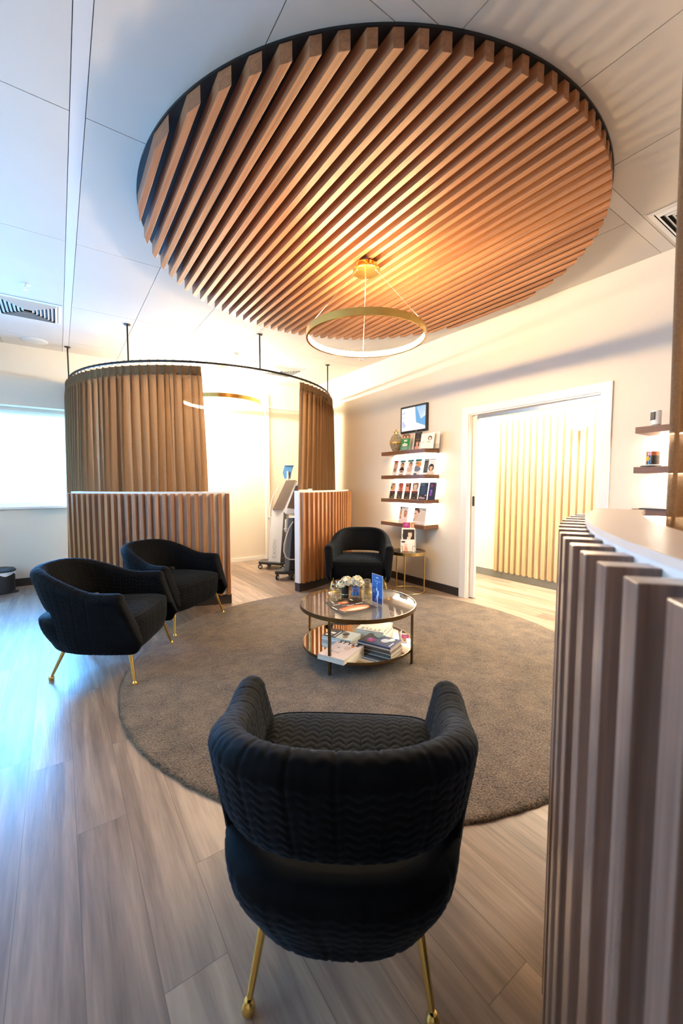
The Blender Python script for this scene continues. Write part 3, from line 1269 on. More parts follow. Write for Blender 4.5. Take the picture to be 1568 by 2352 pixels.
for k in range(4):
    a = pi / 2 * k
    mt = Matrix.Rotation(a, 4, 'Z')
    MB().box((.424, -.009, 0), (.440, .009, ZT - .028), M['bronze'], mt).build('leg', ct, .001)


# ================================================================== PRINTED THINGS
SKIN = (.72, .42, .28)
PALE = (.80, .60, .48)
HAIR = (.05, .022, .012)
BLOND = (.45, .26, .10)
WHITE = (.80, .77, .73)


def print_shapes(mb, w_, h_, y, shapes):
    """Printed patches on a card face (facing -Y), each a hair proud of the last."""
    for n_, sh in enumerate(shapes):
        yy = y - .0003 * (n_ + 1)
        k = sh[0]
        if k == 'r':
            _, a, b_, c_, d, colr = sh
            m = flat(colr)
            n0 = mb.add([((a - .5) * w_, yy, b_ * h_), ((c_ - .5) * w_, yy, b_ * h_), ((c_ - .5) * w_, yy, d * h_), ((a - .5) * w_, yy, d * h_)])
            mb.face((n0, n0 + 1, n0 + 2, n0 + 3), m)
        elif k == 'e':
            _, cx, cy, rx, ry, colr = sh
            m = flat(colr)
            pts = []
            for i in range(20):
                a = 2 * pi * i / 20
                px = min(.5, max(-.5, (cx - .5) + rx * cos(a)))
                pz = min(1, max(0, cy + ry * sin(a)))
                pts.append((px * w_, yy, pz * h_))
            n0 = mb.add(pts)
            mb.face([n0 + i for i in range(20)], m)
        elif k == 'p':
            _, poly, colr = sh
            n0 = mb.add([((px - .5) * w_, yy, pz * h_) for px, pz in poly])
            mb.face([n0 + i for i in range(len(poly))], flat(colr))


def lines(x0_, x1_, y_top, n_, dy, colr, th=.012):
    out = []
    for i in range(n_):
        e_ = x1_ - (.12 * ((i * 37) % 5) / 5) * (x1_ - x0_)
        out.append(('r', x0_, y_top - i * dy - th, e_, y_top - i * dy, colr))
    return out


def face_shapes(cx, cy, s_, skin=SKIN, hair=HAIR, body=None, asp=1.6):
    """Head with hair, features, neck and shoulders; s_ is head half-width."""
    o = []
    o.append(('e', cx, cy + s_ * .1, s_ * 1.45, s_ * 1.45 / asp, hair))
    if body:
        o.append(('e', cx, cy - s_ * 2.9 / asp, s_ * 2.1, s_ * 1.8 / asp, body))
    o.append(('r', cx - s_ * .35, cy - s_ * 1.5 / asp, cx + s_ * .35, cy - s_ * .5 / asp, tuple(.88 * q for q in skin)))
    o.append(('e', cx, cy, s_ * .85, s_ * 1.1 / asp, skin))
    o.append(('e', cx, cy + s_ * .95 / asp, s_ * .95, s_ * .4 / asp, hair))
    for q in (-.35, .35):
        o.append(('e', cx + q * s_, cy + .15 * s_ / asp, s_ * .14, s_ * .08 / asp, (.05, .03, .02)))
    o.append(('e', cx, cy - .55 * s_ / asp, s_ * .26, s_ * .1 / asp, (.55, .10, .10)))
    return o


def brochure(label, x, y, z, w_, h_, shapes, lean=12, turn=0, base_col=WHITE, rz=-90, thick=.006, name='brochure', cat='brochure', group='brochures on the wall shelves', holder=False):
    root = empty(name, (x, y, z), R_(rz + turn), label, cat, group)
    mt = Matrix.Rotation(R_(-lean), 4, 'X')
    mb = MB()
    mb.box((-w_ / 2, 0, .001), (w_ / 2, thick, h_), flat(base_col))
    pages = mb
    for i, v in enumerate(mb.v):
        mb.v[i] = tuple(mt @ Vector(v))
    pages.build('card', root)
    mb = MB()
    print_shapes(mb, w_, h_, 0, shapes)
    for i, v in enumerate(mb.v):
        mb.v[i] = tuple(mt @ Vector((v[0], v[1], v[2] + .001)))
    if mb.f:
        mb.build('cover_print', root)
    mb = MB()
    # prop: clear acrylic or wire easel at the back and a small front lip
    d = sin(R_(lean)) * h_
    if holder:
        mb.box((-w_ / 2 - .002, -.016, 0), (w_ / 2 + .002, -.013, h_ * .28), M['glass'])
        mb.box((-w_ / 2 - .002, -.016, 0), (w_ / 2 + .002, thick + .03, .003), M['glass'])
        mb.box((-w_ / 2 - .002, -.016, 0), (-w_ / 2, thick + .02, h_ * .28), M['glass'])
        mb.box((w_ / 2, -.016, 0), (w_ / 2 + .002, thick + .02, h_ * .28), M['glass'])
        mb.build('holder', root)
    else:
        for sx in (-.25, .25):
            mb.tube([(sx * w_, thick + d * .8, h_ * .8), (sx * w_, thick + d * .8 + .02, .002), (sx * w_, -.008, .002), (sx * w_, -.008, .016)], .0009, M['blackmetal'], 5)
        mb.build('stand', root)
    return root


S1, S2, S3, S4 = 1.7205, 1.4155, 1.1155, .8105
# shelves on the right wall ----------------------------------------------------
SHELF_L = ('top dark wood shelf of the brochure display under the screen', 'second dark wood shelf of the brochure display, lit from above',
           'third dark wood shelf of the brochure display', 'lowest dark wood shelf of the brochure display above the side table')
for zt_, lab, lit in zip((S1, S2, S3, S4), SHELF_L, (1, 1, 1, 0)):
    s = empty('wall_shelf', (XW, 3.765, zt_), 0, lab, 'shelf', 'walnut wall shelves')
    MB().box((-.25, -.39, -.046), (-.0005, .388, 0), M['shelf']).build('board', s, .001)
    if lit:
        MB().box((-.045, -.36, -.052), (-.012, .36, -.0463), M['ledshelf']).build('led_strip', s)
for zt_, lab in ((1.722, 'upper dark wood shelf right of the doorway carrying a small camera'), (1.428, 'middle dark wood shelf right of the doorway carrying a jar'), (1.118, 'lowest dark wood shelf right of the doorway, partly behind the counter')):
    s = empty('wall_shelf', (XW, .87, zt_), 0, lab, 'shelf', 'walnut wall shelves')
    MB().box((-.25, -.39, -.046), (-.0005, .39, 0), M['shelf']).build('board', s, .001)
    MB().box((-.045, -.36, -.052), (-.012, .30, -.0463), M['ledshelf']).build('led_strip', s)

# tv screen ----------------------------------------------------------------------
tv = empty('wall_screen', (XW, 3.787, 2.135), R_(-90), 'small black framed wall screen showing a bright image above the shelves', 'screen')
W2, H2 = .233, .170
MB().box((-W2, -.036, -H2), (W2, -.0005, H2), M['blackplastic']).build('frame', tv, .003)
em = mat('screen_white', (0, 0, 0), 0.2, emit=(.86, .90, 1.0), estr=0.62)
em2 = mat('screen_blue', (0, 0, 0), 0.2, emit=(.16, .42, .72), estr=0.62)
em3 = mat('screen_lilac', (0, 0, 0), 0.2, emit=(.52, .56, .85), estr=0.62)
mb = MB()


def scr(poly, m, k):
    n0 = mb.add([(px * (W2 - .022), -.0365 - .0003 * k, pz * (H2 - .024)) for px, pz in poly])
    mb.face([n0 + i for i in range(len(poly))], m)


scr([(-1, -1), (1, -1), (1, 1), (-1, 1)], em, 0)
scr([(.25, -.35), (1, -.75), (1, 1), (.15, 1)], em2, 1)
for i in range(7):
    q = i * .11
    scr([(.32 + q, .95), (.36 + q, .95), (.68 + q * .5, -.1 + q * .3), (.63 + q * .5, -.1 + q * .3)], em, 2)
scr([(-.95, -.2), (-.86, -.05), (-.74, -.35), (-.6, -.5), (-.78, -.7), (-.9, -.72)], em3, 1)
scr([(-.96, .55), (-.7, .72), (-.68, .6), (-.9, .48)], em3, 2)
scr([(-.9, .2), (-.76, .12), (-.8, .28)], em3, 3)
mb.build('screen_display', tv)
MB().box((.05, -.0368, -H2 + .006), (.06, -.0362, -H2 + .016), M['white']).build('logo', tv)

# vase -----------------------------------------------------------------------------
vs = empty('lidded_vase', (3.64, 3.99, S1), 0, 'gold crackle lidded vase with a shiny middle band on the top shelf', 'vase')
MB().lathe([(.0001, 0), (.036, 0), (.040, .006), (.060, .045), (.078, .085), (.082, .105)], M['vasemosaic'], 40).lathe([(.082, .125), (.080, .145), (.064, .190), (.040, .222), (.024, .232)], M['vasemosaic'], 40).build('body', vs)
MB().lathe([(.082, .103), (.0855, .107), (.0855, .123), (.082, .127)], M['brass'], 40).build('band', vs)
MB().lathe([(.024, .230), (.023, .252), (.034, .254), (.034, .259), (.020, .266), (.008, .270), (.007, .276), (.011, .283), (.008, .292), (.0001, .296)], M['brass'], 32).build('lid', vs)

# brochures: helper heights
G = (.02, .26, .07)
top = [
    ('green boxed product brochure with two faces on the top shelf', 3.59, 3.775, .150, .21, [('r', 0, .72, 1, 1, (.5, .28, .2))] + face_shapes(.3, .86, .13, SKIN, HAIR) + face_shapes(.66, .86, .13, SKIN, HAIR) + [('r', 0, 0, 1, .74, (.02, .25, .06)), ('r', 0, 0, 1, .25, (.10, .28, .20)), ('r', .33, .55, .67, .65, (.75, .8, .7)), ('r', .2, .28, .32, .42, WHITE), ('r', .34, .26, .46, .47, WHITE), ('r', .48, .26, .6, .44, WHITE), ('r', .62, .27, .75, .41, WHITE)] + lines(.2, .8, .18, 3, .05, (.5, .6, .5)) + lines(.2, .85, .70, 1, .04, (.6, .75, .55)), 10, 4),
    ('pale cream brochure leaning behind the green one on the top shelf', 3.655, 3.66, .115, .205, lines(.2, .8, .8, 3, .08, (.62, .6, .42)), 8, -6),
    ('black brochure with gold lettering and a woman on the top shelf', 3.60, 3.572, .115, .215, [('r', 0, 0, 1, 1, (.018, .015, .014))] + lines(.25, .75, .93, 1, .1, (.45, .35, .2)) + lines(.2, .7, .80, 2, .09, (.25, .2, .15)) + lines(.15, .85, .62, 2, .05, (.4, .26, .08)) + face_shapes(.45, .35, .15, SKIN, (.35, .14, .05), (.6, .3, .18)) + [('r', .78, .02, .88, .42, WHITE)], 9, 2),
    ('white brochure with a woman looking down at the right end of the top shelf', 3.58, 3.40, .185, .19, face_shapes(.68, .65, .11, PALE, (.12, .07, .05), None, 1.1) + lines(.12, .4, .82, 1, .1, (.4, .4, .4)) + [('e', .2, .42, .08, .06, (.8, .62, .55)), ('e', .62, .42, .12, .05, (.8, .45, .3))] + lines(.3, .7, .22, 1, .1, (.7, .65, .6)), 12, 10),
]
for (lab, x, y, w_, h_, sh, le, tu) in top:
    brochure(lab, x, y, S1, w_, h_, sh, le, tu)
bc = brochure('clear rack of white leaflets behind the right brochure on the top shelf', 3.665, 3.345, S1, .12, .20, lines(.2, .8, .8, 2, .1, (.7, .68, .62)), 6, 0, holder=True)
TEAL = (.015, .13, .15)
row2 = [
    ('slim brochure with a red header on the second shelf', 3.975, .075, .195, [('r', 0, .88, 1, 1, (.50, .02, .02)), ('r', 0, 0, 1, .88, (.62, .5, .4))] + face_shapes(.55, .66, .26, SKIN, (.3, .2, .12)) + [('e', .45, .38, .35, .12, (.35, .18, .12)), ('r', 0, 0, 1, .2, WHITE)]),
    ('teal-headed brochure with a woman in a black top on the second shelf', 3.85, .095, .195, [('r', 0, .87, 1, 1, TEAL)] + face_shapes(.5, .68, .17, SKIN, HAIR, (.03, .015, .01)) + [('e', .5, .34, .42, .14, (.03, .015, .01)), ('e', .5, .28, .38, .035, SKIN), ('r', .05, .03, .8, .06, (.08, .05, .04))]),
    ('teal-headed brochure with a smiling woman in beige on the second shelf', 3.712, .100, .197, [('r', 0, .87, 1, 1, TEAL)] + face_shapes(.6, .68, .17, SKIN, HAIR, (.62, .45, .38)) + [('e', .5, .36, .42, .16, (.66, .48, .4)), ('e', .4, .26, .2, .035, SKIN), ('r', .1, .03, .8, .05, (.4, .3, .25))]),
    ('teal-headed brochure with a woman in sunglasses and blue on the second shelf', 3.575, .103, .198, [('r', 0, .87, 1, 1, TEAL), ('e', .72, .68, .3, .16, (.75, .30, .04))] + face_shapes(.35, .70, .17, SKIN, BLOND, (.12, .14, .2)) + [('e', .5, .36, .5, .16, (.16, .19, .27)), ('r', .15, .70, .55, .74, (.03, .02, .02)), ('r', 0, 0, .5, .1, (.1, .11, .16))]),
    ('dark green leaflet half covered by its neighbour on the second shelf', 3.425, .085, .193, [('r', 0, 0, 1, 1, (.035, .045, .045)), ('r', .1, .9, .9, .94, (.5, .5, .5)), ('r', 0, 0, 1, .12, WHITE), ('e', .5, .5, .35, .3, (.07, .08, .075))]),
    ('white brochure with a laughing dark-haired woman at the end of the second shelf', 3.345, .105, .198, lines(.15, .9, .93, 1, .1, (.25, .22, .4), .035) + lines(.2, .85, .80, 2, .06, (.5, .48, .45)) + face_shapes(.45, .40, .25, SKIN, (.015, .01, .01), (.7, .5, .4)) + [('e', .5, .05, .42, .1, (.75, .55, .45))]),
]
for (lab, y, w_, h_, sh) in row2:
    brochure(lab, 3.60, y, S2, w_, h_, sh, 13, 2 if y > 3.5 else 6)
BL = (.02, .018, .018)


def red_card(photo):
    return photo + [('r', 0, 0, 1, .48, BL), ('r', 0, .40, 1, .48, (.20, .01, .01)), ('r', .3, .24, .62, .38, (.008, .008, .008)), ('r', .35, .07, .65, .10, (.5, .48, .45))] + lines(.15, .75, .36, 1, .05, (.25, .22, .2))


row3 = [
    ('black and red card with a reclining golden figure, first on the third shelf', 4.02, .095, .205, red_card([('r', 0, .48, 1, 1, WHITE), ('e', .5, .88, .25, .09, HAIR), ('e', .6, .8, .25, .12, (.72, .36, .12)), ('e', .45, .62, .4, .1, (.75, .42, .16)), ('e', .2, .72, .12, .1, HAIR)])),
    ('black and red card with a red-lit profile on the third shelf', 3.88, .095, .205, red_card([('r', 0, .48, 1, 1, WHITE), ('e', .55, .88, .38, .11, (.25, .03, .02)), ('e', .6, .78, .34, .17, (.48, .10, .06)), ('e', .62, .58, .35, .12, (.55, .16, .1))])),
    ('black and red card with a close-up eye on the third shelf', 3.745, .098, .205, red_card([('r', 0, .48, 1, 1, (.66, .30, .2)), ('e', .88, .78, .2, .28, HAIR), ('e', .4, .82, .26, .05, (.03, .015, .02)), ('r', .1, .90, .75, .93, HAIR)])),
    ('black and red card with a pale frontal face on the third shelf', 3.615, .102, .207, red_card([('r', 0, .48, 1, 1, (.75, .66, .58))] + face_shapes(.5, .78, .30, PALE, (.25, .14, .09), (.7, .4, .3)))),
    ('navy brochure with pink flowers on the third shelf', 3.475, .130, .207, [('r', 0, 0, 1, 1, (.012, .022, .04)), ('e', .5, .6, .3, .3, (.03, .055, .09))] + lines(.06, .6, .93, 2, .08, (.5, .52, .55)) + [('e', .3, .1, .22, .06, (.7, .45, .55)), ('e', .6, .08, .25, .05, (.72, .5, .6)), ('e', .85, .25, .1, .05, (.55, .4, .5))]),
    ('dark purple box-like brochure at the right end of the third shelf', 3.345, .085, .212, [('r', 0, 0, 1, 1, (.020, .012, .045)), ('r', .25, .78, .7, .86, (.4, .02, .05)), ('e', .5, .52, .16, .06, (.25, .10, .5)), ('e', .5, .40, .2, .07, (.16, .06, .45)), ('e', .45, .28, .18, .05, (.3, .08, .35))] + lines(.3, .7, .73, 1, .1, (.3, .2, .3))),
]
for (lab, y, w_, h_, sh) in row3:
    brochure(lab, 3.60, y, S3, w_, h_, sh, 11, 3, thick=.006 if y > 3.4 else .03, base_col=WHITE if y > 3.4 else (.01, .01, .012), holder=(y > 3.4))
row4 = [
    ('brown beauty leaflet behind its neighbour on the lowest shelf', 3.87, .10, .205, [('r', 0, .86, 1, 1, (.16, .03, .02)), ('r', 0, .2, 1, .86, (.6, .42, .32))] + face_shapes(.5, .62, .24, SKIN, (.3, .14, .07)) + [('e', .5, .3, .3, .1, (.35, .12, .06))], 3.63, 0),
    ('tilted white leaflet with a long-haired woman on the lowest shelf', 3.79, .10, .205, lines(.1, .5, .95, 1, .1, (.05, .05, .05), .03) + [('r', 0, .82, 1, .9, (.74, .72, .6))] + face_shapes(.62, .62, .17, SKIN, (.45, .16, .06), (.8, .7, .66)) + [('e', .62, .48, .2, .14, (.5, .2, .08)), ('e', .5, .15, .45, .14, (.8, .66, .6))], 3.60, 12),
    ('large pale brochure with half a face on the lowest shelf', 3.51, .175, .205, [('r', 0, 0, 1, 1, (.70, .60, .50)), ('p', [(.0, 1), (1, .98), (1, .8), (.3, .95)], (.42, .40, .37)), ('e', .2, .9, .2, .1, (.10, .06, .04)), ('e', .38, .8, .1, .12, (.12, .07, .05)), ('e', .12, .62, .26, .22, (.76, .52, .38)), ('e', .12, .4, .15, .14, (.76, .52, .38)), ('e', .1, .64, .1, .02, (.05, .03, .03)), ('r', 0, 0, 1, .2, (.78, .70, .65)), ('r', .02, .18, .08, .34, (.1, .1, .1)), ('r', .7, .9, .88, .93, (.2, .2, .2))], 3.58, 6),
]
for (lab, y, w_, h_, sh, x, tu) in row4:
    brochure(lab, x, y, S4, w_, h_, sh, 11, tu)

# ================================================================== SIDE TABLE
ST = (3.45, 3.55)
st = empty('side_table', (ST[0], ST[1], 0), R_(15), 'small round brass side table with a dark top under the shelves', 'side table')
ZT2 = .492
MB().lathe([(.204, ZT2 - .030), (.210, ZT2 - .030), (.210, ZT2 + .008), (.204, ZT2 + .008)], M['goldsatin'], 64, closed=True).build('rim', st)
MB().lathe([(.0001, ZT2 - .014), (.2035, ZT2 - .014), (.2035, ZT2), (.0001, ZT2)], mat('smoked_mirror_top', (.20, .20, .18), .12, .9), 64).build('table_top', st)
for k, a in enumerate((R_(200), R_(290), R_(75))):
    MB().tube([(.198 * cos(a), .198 * sin(a), .012), (.198 * cos(a), .198 * sin(a), ZT2 - .03)], .008, M['goldsatin'], 12).build('leg', st)
MB().lathe([(.198 + .009 * cos(2 * pi * i / 10), .009 + .0088 * sin(2 * pi * i / 10)) for i in range(10)], M['goldsatin'], 64, closed=True).build('base_ring', st)

# tiered leaflet display on the side table
sx, sy, sz = 3.44, 3.53, ZT2 + .001
brochure('white leaflet with a towel-wrapped face, lowest of the display on the side table', sx - .05, sy - .03, sz, .160, .150, face_shapes(.38, .55, .15, PALE, WHITE, None, .8) + [('e', .2, .8, .16, .07, (.06, .03, .03)), ('p', [(.25, 0), (.55, 0), (.5, .35), (.3, .45)], (.75, .35, .25))] + lines(.68, .92, .6, 1, .1, (.7, .66, .62)) + lines(.12, .35, .95, 1, .1, (.3, .3, .3)), 10, 48, name='leaflet', cat='leaflet', group='leaflets on the side table')
brochure('white framed photo leaflet of a dark-haired woman in the middle of the side table display', sx - .015, sy - .01, sz, .160, .285, [('r', .1, .5, .95, .93, (.02, .012, .01)), ('e', .3, .66, .24, .2, (.018, .01, .01))] + face_shapes(.62, .72, .17, PALE, (.02, .012, .01), None, 1.3) + [('p', [(.38, .5), (.62, .5), (.56, .62), (.42, .62)], PALE)], 10, 48, name='leaflet', cat='leaflet', group='leaflets on the side table')
brochure('pink and photo leaflet at the back of the side table display', sx + .02, sy + .01, sz, .160, .345, [('r', 0, .8, .55, 1, (.42, .02, .20)), ('r', .55, .8, 1, 1, (.7, .45, .3))] + face_shapes(.78, .91, .12, SKIN, BLOND, None, 1.5) + lines(.15, .42, .96, 4, .025, (.7, .45, .55), .006), 8, 48, name='leaflet', cat='leaflet', group='leaflets on the side table')
wr = empty('leaflet_rack', (sx - .05, sy - .03, sz), R_(-42), 'small black wire rack holding the leaflets on the side table', 'rack')
MB().tube([(-.06, -.022, .075), (-.06, -.022, .004), (-.06, .09, .004)], .0022, M['blackmetal'], 6).tube([(.06, -.022, .075), (.06, -.022, .004), (.06, .09, .004)], .0022, M['blackmetal'], 6).tube([(-.06, -.022, .010), (.06, -.022, .010)], .0022, M['blackmetal'], 6).tube([(-.06, -.022, .075), (-.095, -.022, .075)], .0018, M['blackmetal'], 6).tube([(.06, -.022, .075), (.095, -.022, .075)], .0018, M['blackmetal'], 6).tube([(0, .09, .004), (0, .105, .30)], .0022, M['blackmetal'], 6).build('wire_frame', wr)

# ================================================================== ON THE COFFEE TABLE
ZC = .4095   # glass surface
tray = empty('glass_tray', (1.885, 2.575, ZC), 0, 'round clear glass tray on the coffee table', 'tray')
MB().lathe([(.0001, .001), (.150, .001), (.168, .006), (.184, .020), (.187, .020), (.172, .003), (.152, -.0005 + .0005), (.0001, 0)], M['tumbler'], 72).build('dish', tray)


def tumbler(x, y, lab, rz=0):
    t = empty('cut_glass_tumbler', (x, y, ZC + .002), R_(rz), lab, 'glass', 'upturned cut glass tumblers')
    mb = MB()
    ns = 40
    prof = [(.038, 0), (.0385, .03), (.037, .060), (.035, .078), (.029, .084), (.029, .108), (.026, .113), (.0001, .113)]
    base = len(mb.v)
    for i in range(ns):
        a = 2 * pi * i / ns
        f = 1 + (.035 if i % 2 else -.02)
        for j, (r_, z) in enumerate(prof):
            ff = f if j < 6 else 1
            mb.v.append((r_ * ff * cos(a), r_ * ff * sin(a), z))
    k = len(prof)
    for i in range(ns):
        i2 = (i + 1) % ns
        for j in range(k - 1):
            mb.face((base + i * k + j, base + i2 * k + j, base + i2 * k + j + 1, base + i * k + j + 1), M['tumbler'])
    for z in (.022, .044, .066):
        mb.lathe([(.0385 + .002 * cos(2 * pi * q / 6), z + .0015 * sin(2 * pi * q / 6)) for q in range(6)], M['tumbler'], 40, closed=True)
    mb.build('glass_body', t)
    return t


tumbler(1.760, 2.618, 'upturned cut glass tumbler at the left front of the glass tray')
tumbler(1.835, 2.680, 'upturned cut glass tumbler at the left back behind its twin', 5)
tumbler(1.990, 2.505, 'upturned cut glass tumbler right of the blue vase', 3)
tumbler(2.045, 2.575, 'upturned cut glass tumbler at the right back of the tray', 9)


def flower_head(mb, c, r_, n_, rnd):
    for i in range(n_):
        ph = rnd.uniform(0, 2 * pi)
        th = math.acos(rnd.uniform(-.15, 1))
        d = Vector((sin(th) * cos(ph), sin(th) * sin(ph), cos(th)))
        rad = r_ * rnd.uniform(.55, 1.0)
        p = Vector(c) + d * rad
        s_ = r_ * rnd.uniform(.28, .42)
        u = d.orthogonal().normalized()
        u = (Matrix.Rotation(rnd.uniform(0, 6.28), 3, d) @ u)
        v = d.cross(u)
        b0 = len(mb.v)
        ring = []
        for q in range(9):
            a = 2 * pi * q / 9
            cup = .30 * s_ * (1 + .3 * sin(3 * a))
            mb.v.append(tuple(p + (u * cos(a) + v * sin(a)) * s_ + d * cup))
        mb.v.append(tuple(p - d * .05 * s_))
        for q in range(9):
            mb.face((b0 + q, b0 + (q + 1) % 9, b0 + 9), M['petal'], True)


rnd = random.Random(4)
vb = empty('flower_vase', (1.885, 2.518, ZC + .002), R_(-34.8), 'clear square vase of bright blue pebbles with a cream flower', 'vase')
MB().box((-.039, -.039, 0), (.039, -.036, .088), M['glass']).box((-.039, .036, 0), (.039, .039, .088), M['glass']).box((-.039, -.036, 0), (-.036, .036, .088), M['glass']).box((.036, -.036, 0), (.039, .036, .088), M['glass']).box((-.039, -.039, 0), (.039, .039, .008), M['glass']).build('glass_body', vb)
mb = MB()
for i in range(80):
    mb.sphere((rnd.uniform(-.026, .026), rnd.uniform(-.026, .026), rnd.uniform(.018, .080)), rnd.uniform(.006, .0100), M['bluegel'], 7, 5)
tag(mb.build('blue_pebbles', vb), kind='stuff')
mb = MB()
flower_head(mb, (.006, 0, .118), .050, 120, rnd)
flower_head(mb, (.030, .01, .118), .034, 50, rnd)
fl = mb.build('flower_head', vb)
MB().tube([(0, 0, .05), (.004, 0, .105)], .003, M['leaf'], 6).build('stem', vb)
vk = empty('flower_vase', (1.822, 2.572, ZC + .002), R_(-34.8), 'short black vase with a white flower left of the blue vase', 'vase')
MB().lathe([(.0001, 0), (.030, 0), (.031, .004), (.031, .084), (.029, .084), (.029, .01), (.0001, .01)], M['blackplastic'], 32).build('vase_body', vk)
MB().lathe([(.0313, .026), (.0315, .028), (.0313, .031)], M['chrome'], 32).build('vase_band', vk)
mb = MB()
flower_head(mb, (.012, 0, .118), .046, 110, rnd)
flower_head(mb, (-.030, -.01, .098), .036, 60, rnd)
mb.build('flower_head', vk)
MB().tube([(0, 0, .03), (-.008, 0, .11)], .003, M['leaf'], 6).build('stem', vk)

# blue sign card
p0_, p1_ = Vector((1.938, 2.380, 0)), Vector((1.930, 2.246, 0))
dd = p1_ - p0_
mid = (p0_ + p1_) / 2
BLU = (.018, .13, .42)
sg = empty('sign_card', (mid.x, mid.y, ZC), atan2(dd.y, dd.x), 'upright blue card sign standing on the right of the coffee table', 'sign')
w_ = dd.length
MB().box((-w_ / 2, 0, 0), (w_ / 2, .003, .215), M['white']).build('card', sg)
mb = MB()
print_shapes(mb, w_, .215, 0, [('r', .02, 0, .98, 1, BLU), ('r', .02, 0, .98, .2, (.008, .03, .14)), ('p', [(.02, .2), (.55, .2), (.3, .55), (.02, .5)], (.01, .07, .26)), ('e', .5, .89, .14, .018, (.6, .7, .8))] + lines(.2, .85, .80, 1, .03, (.35, .5, .7), .007) + lines(.28, .78, .76, 1, .03, (.6, .7, .8), .010) + lines(.12, .38, .47, 4, .035, (.4, .5, .65), .009) + [('e', .52, .70, .04, .02, (.7, .8, .9)), ('r', .5, .55, .53, .7, (.3, .5, .75)), ('e', .5, .48, .06, .07, (.55, .65, .85)), ('e', .62, .36, .09, .10, (.6, .68, .9)), ('e', .55, .2, .08, .1, (.65, .7, .9)), ('r', .52, .02, .62, .25, (.5, .55, .75)), ('e', .4, .12, .05, .06, (.25, .12, .5))])
mb.build('card_print', sg)
MB().box((-.012, .003, .03), (.012, .006, .16), M['white'], Matrix.Rotation(R_(-14), 4, 'X')).build('easel_back', sg)


def flat_mag(name, corners, z, th, shapes, label, group, cover=WHITE, cat='magazine', spine=None):
    """Magazine lying flat; corners: top-left, top-right, bottom-right, bottom-left seen from its reader."""
    tl, tr, br, bl = [Vector((*c_, 0)) for c_ in corners]
    cen = (tl + tr + br + bl) / 4
    ux = ((tr - tl) + (br - bl)).normalized()
    w_ = ((tr - tl).length + (br - bl).length) / 2
    h_ = ((tl - bl).length + (tr - br).length) / 2
    root = empty(name, (cen.x, cen.y, z), atan2(ux.y, ux.x), label, cat, group)
    mb = MB()
    mb.box((-w_ / 2, -h_ / 2, 0), (w_ / 2, h_ / 2, .0012), flat(cover))
    mb.box((-w_ / 2, -h_ / 2, th - .0012), (w_ / 2, h_ / 2, th), flat(cover))
    mb.box((-w_ / 2, -h_ / 2, 0), (-w_ / 2 + .002, h_ / 2, th), flat(spine or cover))
    mb.build('cover', root)
    MB().box((-w_ / 2 + .002, -h_ / 2 + .001, .0012), (w_ / 2 - .001, h_ / 2 - .001, th - .0012), M['paper']).build('pages', root)
    if shapes:
        mb = MB()
        print_shapes(mb, w_, h_, 0, shapes)
        for i, (a_, b_, c_) in enumerate(mb.v):
            mb.v[i] = (a_, c_ - h_ / 2, th - b_)
        mb.build('cover_print', root)
    return root, w_, h_


BK = (.022, .016, .014)
flat_mag('magazine', ((1.600, 2.425), (1.612, 2.560), (1.885, 2.480), (1.845, 2.360)), ZC, .003,
         [('r', 0, 0, 1, 1, BK), ('e', .45, .55, .25, .16, (.5, .12, .05)), ('e', .5, .5, .14, .09, (.75, .5, .3)), ('r', .2, .68, .28, .9, WHITE), ('r', .5, .8, .9, .84, (.6, .6, .6)), ('r', .6, .2, .95, .26, (.7, .68, .65))], 'dark travel magazine lying under the front one on the glass table top', 'magazines on the table top', cover=BK)
flat_mag('magazine', ((1.570, 2.395), (1.846, 2.385), (1.858, 2.195), (1.548, 2.228)), ZC + .0045, .004,
         [('r', 0, 0, 1, 1, BK), ('e', .50, .42, .42, .34, (.35, .06, .02)), ('e', .52, .40, .38, .28, (.72, .20, .07)), ('e', .52, .30, .32, .15, (.80, .50, .34)), ('e', .5, .26, .24, .07, (.82, .66, .55)), ('r', .04, .55, .07, .97, WHITE), ('r', .12, .1, .14, .6, (.5, .48, .45)), ('r', .42, .75, .62, .82, (.6, .6, .6)), ('r', .68, .8, .9, .86, WHITE), ('r', .3, .86, .5, .9, (.5, .48, .45))], 'dark magazine with an orange sunset cover on the glass table top', 'magazines on the table top', cover=BK)

ZM = ZS + ZF + .0005   # mirror shelf surface


def stack(corners, specs, z0, group):
    z = z0
    rnd = random.Random(len(specs))
    for i, (th, cover, shapes, label) in enumerate(specs):
        dx, dy = rnd.uniform(-.006, .006), rnd.uniform(-.006, .006)
        if i == len(specs) - 1:
            dx = dy = 0
        cs = [(c_[0] + dx, c_[1] + dy) for c_ in corners]
        out = flat_mag('magazine', cs, z, th, shapes, label, group, cover)
        z += th + .0006
    return out


GM = 'magazines on the mirror shelf'
PK = (.72, .56, .50)
